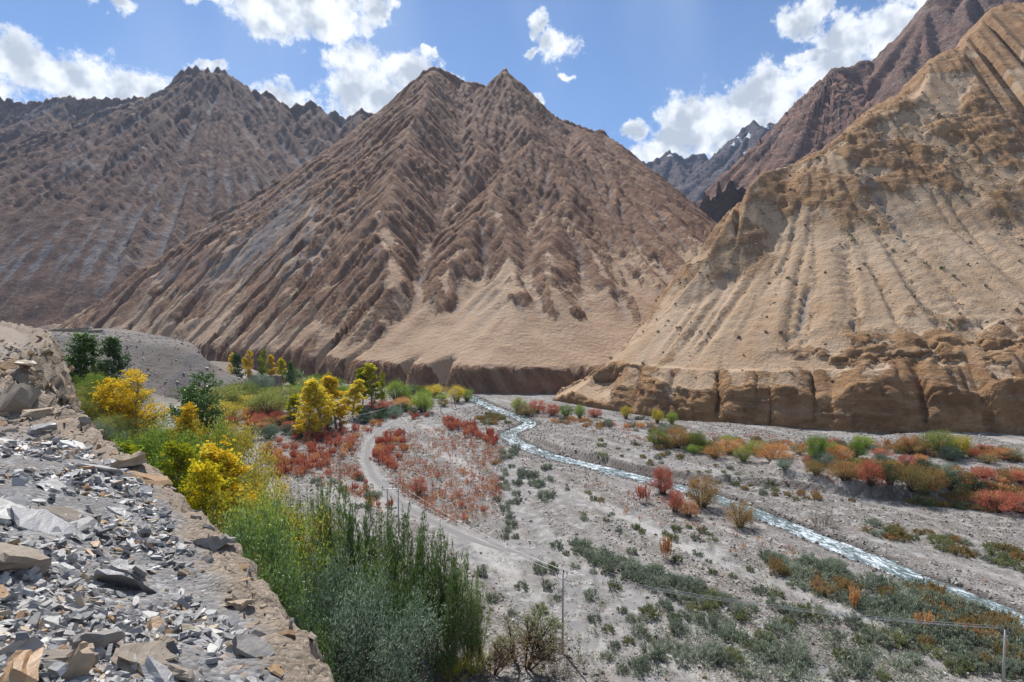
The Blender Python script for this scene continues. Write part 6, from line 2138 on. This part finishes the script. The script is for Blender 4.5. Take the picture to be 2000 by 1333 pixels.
# low ground cover between the counted shrubs
cov_V, cov_F, cov_T = [], [], []
r_ = np.random.default_rng(123)
lowres = [gen_shrub(200 + i, 16, 0.6, 0.9, 0.35, 0, 0, 0, 24, 0.28, 0.08, 0.1, 0.03, 0.01, 0.05, 0.6)[1] for i in range(4)]
polys = [([(930, 1040), (1300, 1040), (1700, 1130), (2000, 1230), (2000, 1333), (1050, 1333), (930, 1150)], 900), ([(1060, 850), (1500, 880), (2000, 960), (2000, 1110), (1700, 1060), (1400, 960)], 260), ([(600, 850), (980, 850), (1000, 1010), (860, 1020), (700, 950)], 240), ([(1250, 850), (2000, 865), (2000, 900), (1300, 880)], 240)]
nv_ = 0
for poly, cnt in polys:
    xs_, ys_ = [p[0] for p in poly], [p[1] for p in poly]
    k = 0
    while k < cnt:
        px, py = prand.uniform(min(xs_), max(xs_)), prand.uniform(min(ys_), max(ys_))
        if not in_poly(px, py, poly):
            continue
        k += 1
        bpt = ground_hit(px, py)
        if look(_qr, bpt[0], bpt[1]) < 0.5 or look(_qt, bpt[0], bpt[1]) < 1.7:
            continue
        V, F, T = lowres[k % 4]
        a = prand.uniform(0, 6.28)
        s = prand.uniform(0.3, 1.0)
        Rz = np.array([[math.cos(a), -math.sin(a), 0], [math.sin(a), math.cos(a), 0], [0, 0, 1]]) * s
        cov_V.append(V @ Rz.T + bpt)
        cov_F.append(F + nv_)
        cov_T.append(np.clip(T * 0.4 + prand.uniform(0, 0.6), 0, 1))
        nv_ += len(V)
def cover(name, polys, smax_, mat, label):
    V_, F_, T_, nv = [], [], [], 0
    for poly, cnt in polys:
        xs_, ys_ = [p[0] for p in poly], [p[1] for p in poly]
        k = 0
        while k < cnt:
            px, py = prand.uniform(min(xs_), max(xs_)), prand.uniform(min(ys_), max(ys_))
            if not in_poly(px, py, poly):
                continue
            k += 1
            bpt = ground_hit(px, py)
            if look(_qr, bpt[0], bpt[1]) < 0.5 or look(_qt, bpt[0], bpt[1]) < 1.7:
                continue
            if fbm(np.array([bpt[0] / 9]), np.array([bpt[1] / 9]), octv=2)[0] < -0.05:
                continue
            V, F, T = lowres[k % 4]
            a = prand.uniform(0, 6.28)
            s = prand.uniform(0.4, smax_)
            Rz = np.array([[math.cos(a), -math.sin(a), 0], [math.sin(a), math.cos(a), 0], [0, 0, 1]]) * s
            V_.append(V @ Rz.T + bpt)
            F_.append(F + nv)
            T_.append(np.clip(T * 0.4 + prand.uniform(0, 0.6), 0, 1))
            nv += len(V)
    o = link(name, quad_mesh(name, np.concatenate(V_), np.concatenate(F_), mat, np.concatenate(T_), False), None)
    tag(o, label, 'ground cover', kind='stuff')


cover('red_ground_cover', [([(740, 860), (860, 832), (985, 872), (980, 960), (985, 1010), (900, 1030), (820, 1000), (755, 940)], 1300), ([(500, 880), (560, 850), (720, 830), (705, 900), (740, 990), (640, 950), (560, 940)], 900), ([(1560, 905), (1900, 920), (2000, 915), (2000, 990), (1880, 965), (1600, 935)], 700), ([(1040, 815), (1340, 836), (1600, 860), (2000, 880), (2000, 900), (1500, 885), (1250, 862), (1075, 830)], 900)],
      1.5, foliage_mat('rusty_cover_leaf', srgb(134, 84, 66), srgb(160, 112, 86), srgb(150, 138, 104), 0.3), 'rusty red low herbs carpeting the stony flats')
cover('grey_ground_cover', [([(1480, 1085), (1620, 1100), (1800, 1150), (1990, 1200), (2000, 1333), (1880, 1300), (1700, 1200), (1560, 1150)], 900), ([(1240, 1190), (1480, 1150), (1640, 1200), (1800, 1260), (1960, 1333), (1240, 1333)], 500), ([(1120, 1050), (1420, 1165), (1380, 1200), (1130, 1090)], 200)],
      1.6, FM['grey_tuft'], 'grey-green low herbs between the tufts of the lower flats')
COVM = foliage_mat('ground_cover_leaf', srgb(80, 90, 74), srgb(116, 120, 96), srgb(150, 110, 84), 0.3)
o = link('ground_cover', quad_mesh('ground_cover', np.concatenate(cov_V), np.concatenate(cov_F), COVM, np.concatenate(cov_T), False), None)
tag(o, 'sparse low herbs between the shrubs of the river flats', 'ground cover', kind='stuff')

# ------------------------------------------------------------------ air
hz = bpy.data.meshes.new('haze')
bm = bmesh.new()
bmesh.ops.create_cube(bm, size=1.0)
for v_ in bm.verts:
    v_.co = Vector((100 + v_.co.x * 4500, 1300 + v_.co.y * 3900, 600 + v_.co.z * 1206))
bm.to_mesh(hz)
bm.free()
m, nt, out = new_mat('air')
pv = nt.node('ShaderNodeVolumePrincipled', {'Color': (0.5, 0.7, 1.0), 'Density': 0.00006, 'Anisotropy': 0.2})
nt.l.new(pv.outputs[0], out.inputs['Volume'])
tag(link('haze', hz, m), 'thin blue mountain air', 'haze', kind='stuff')
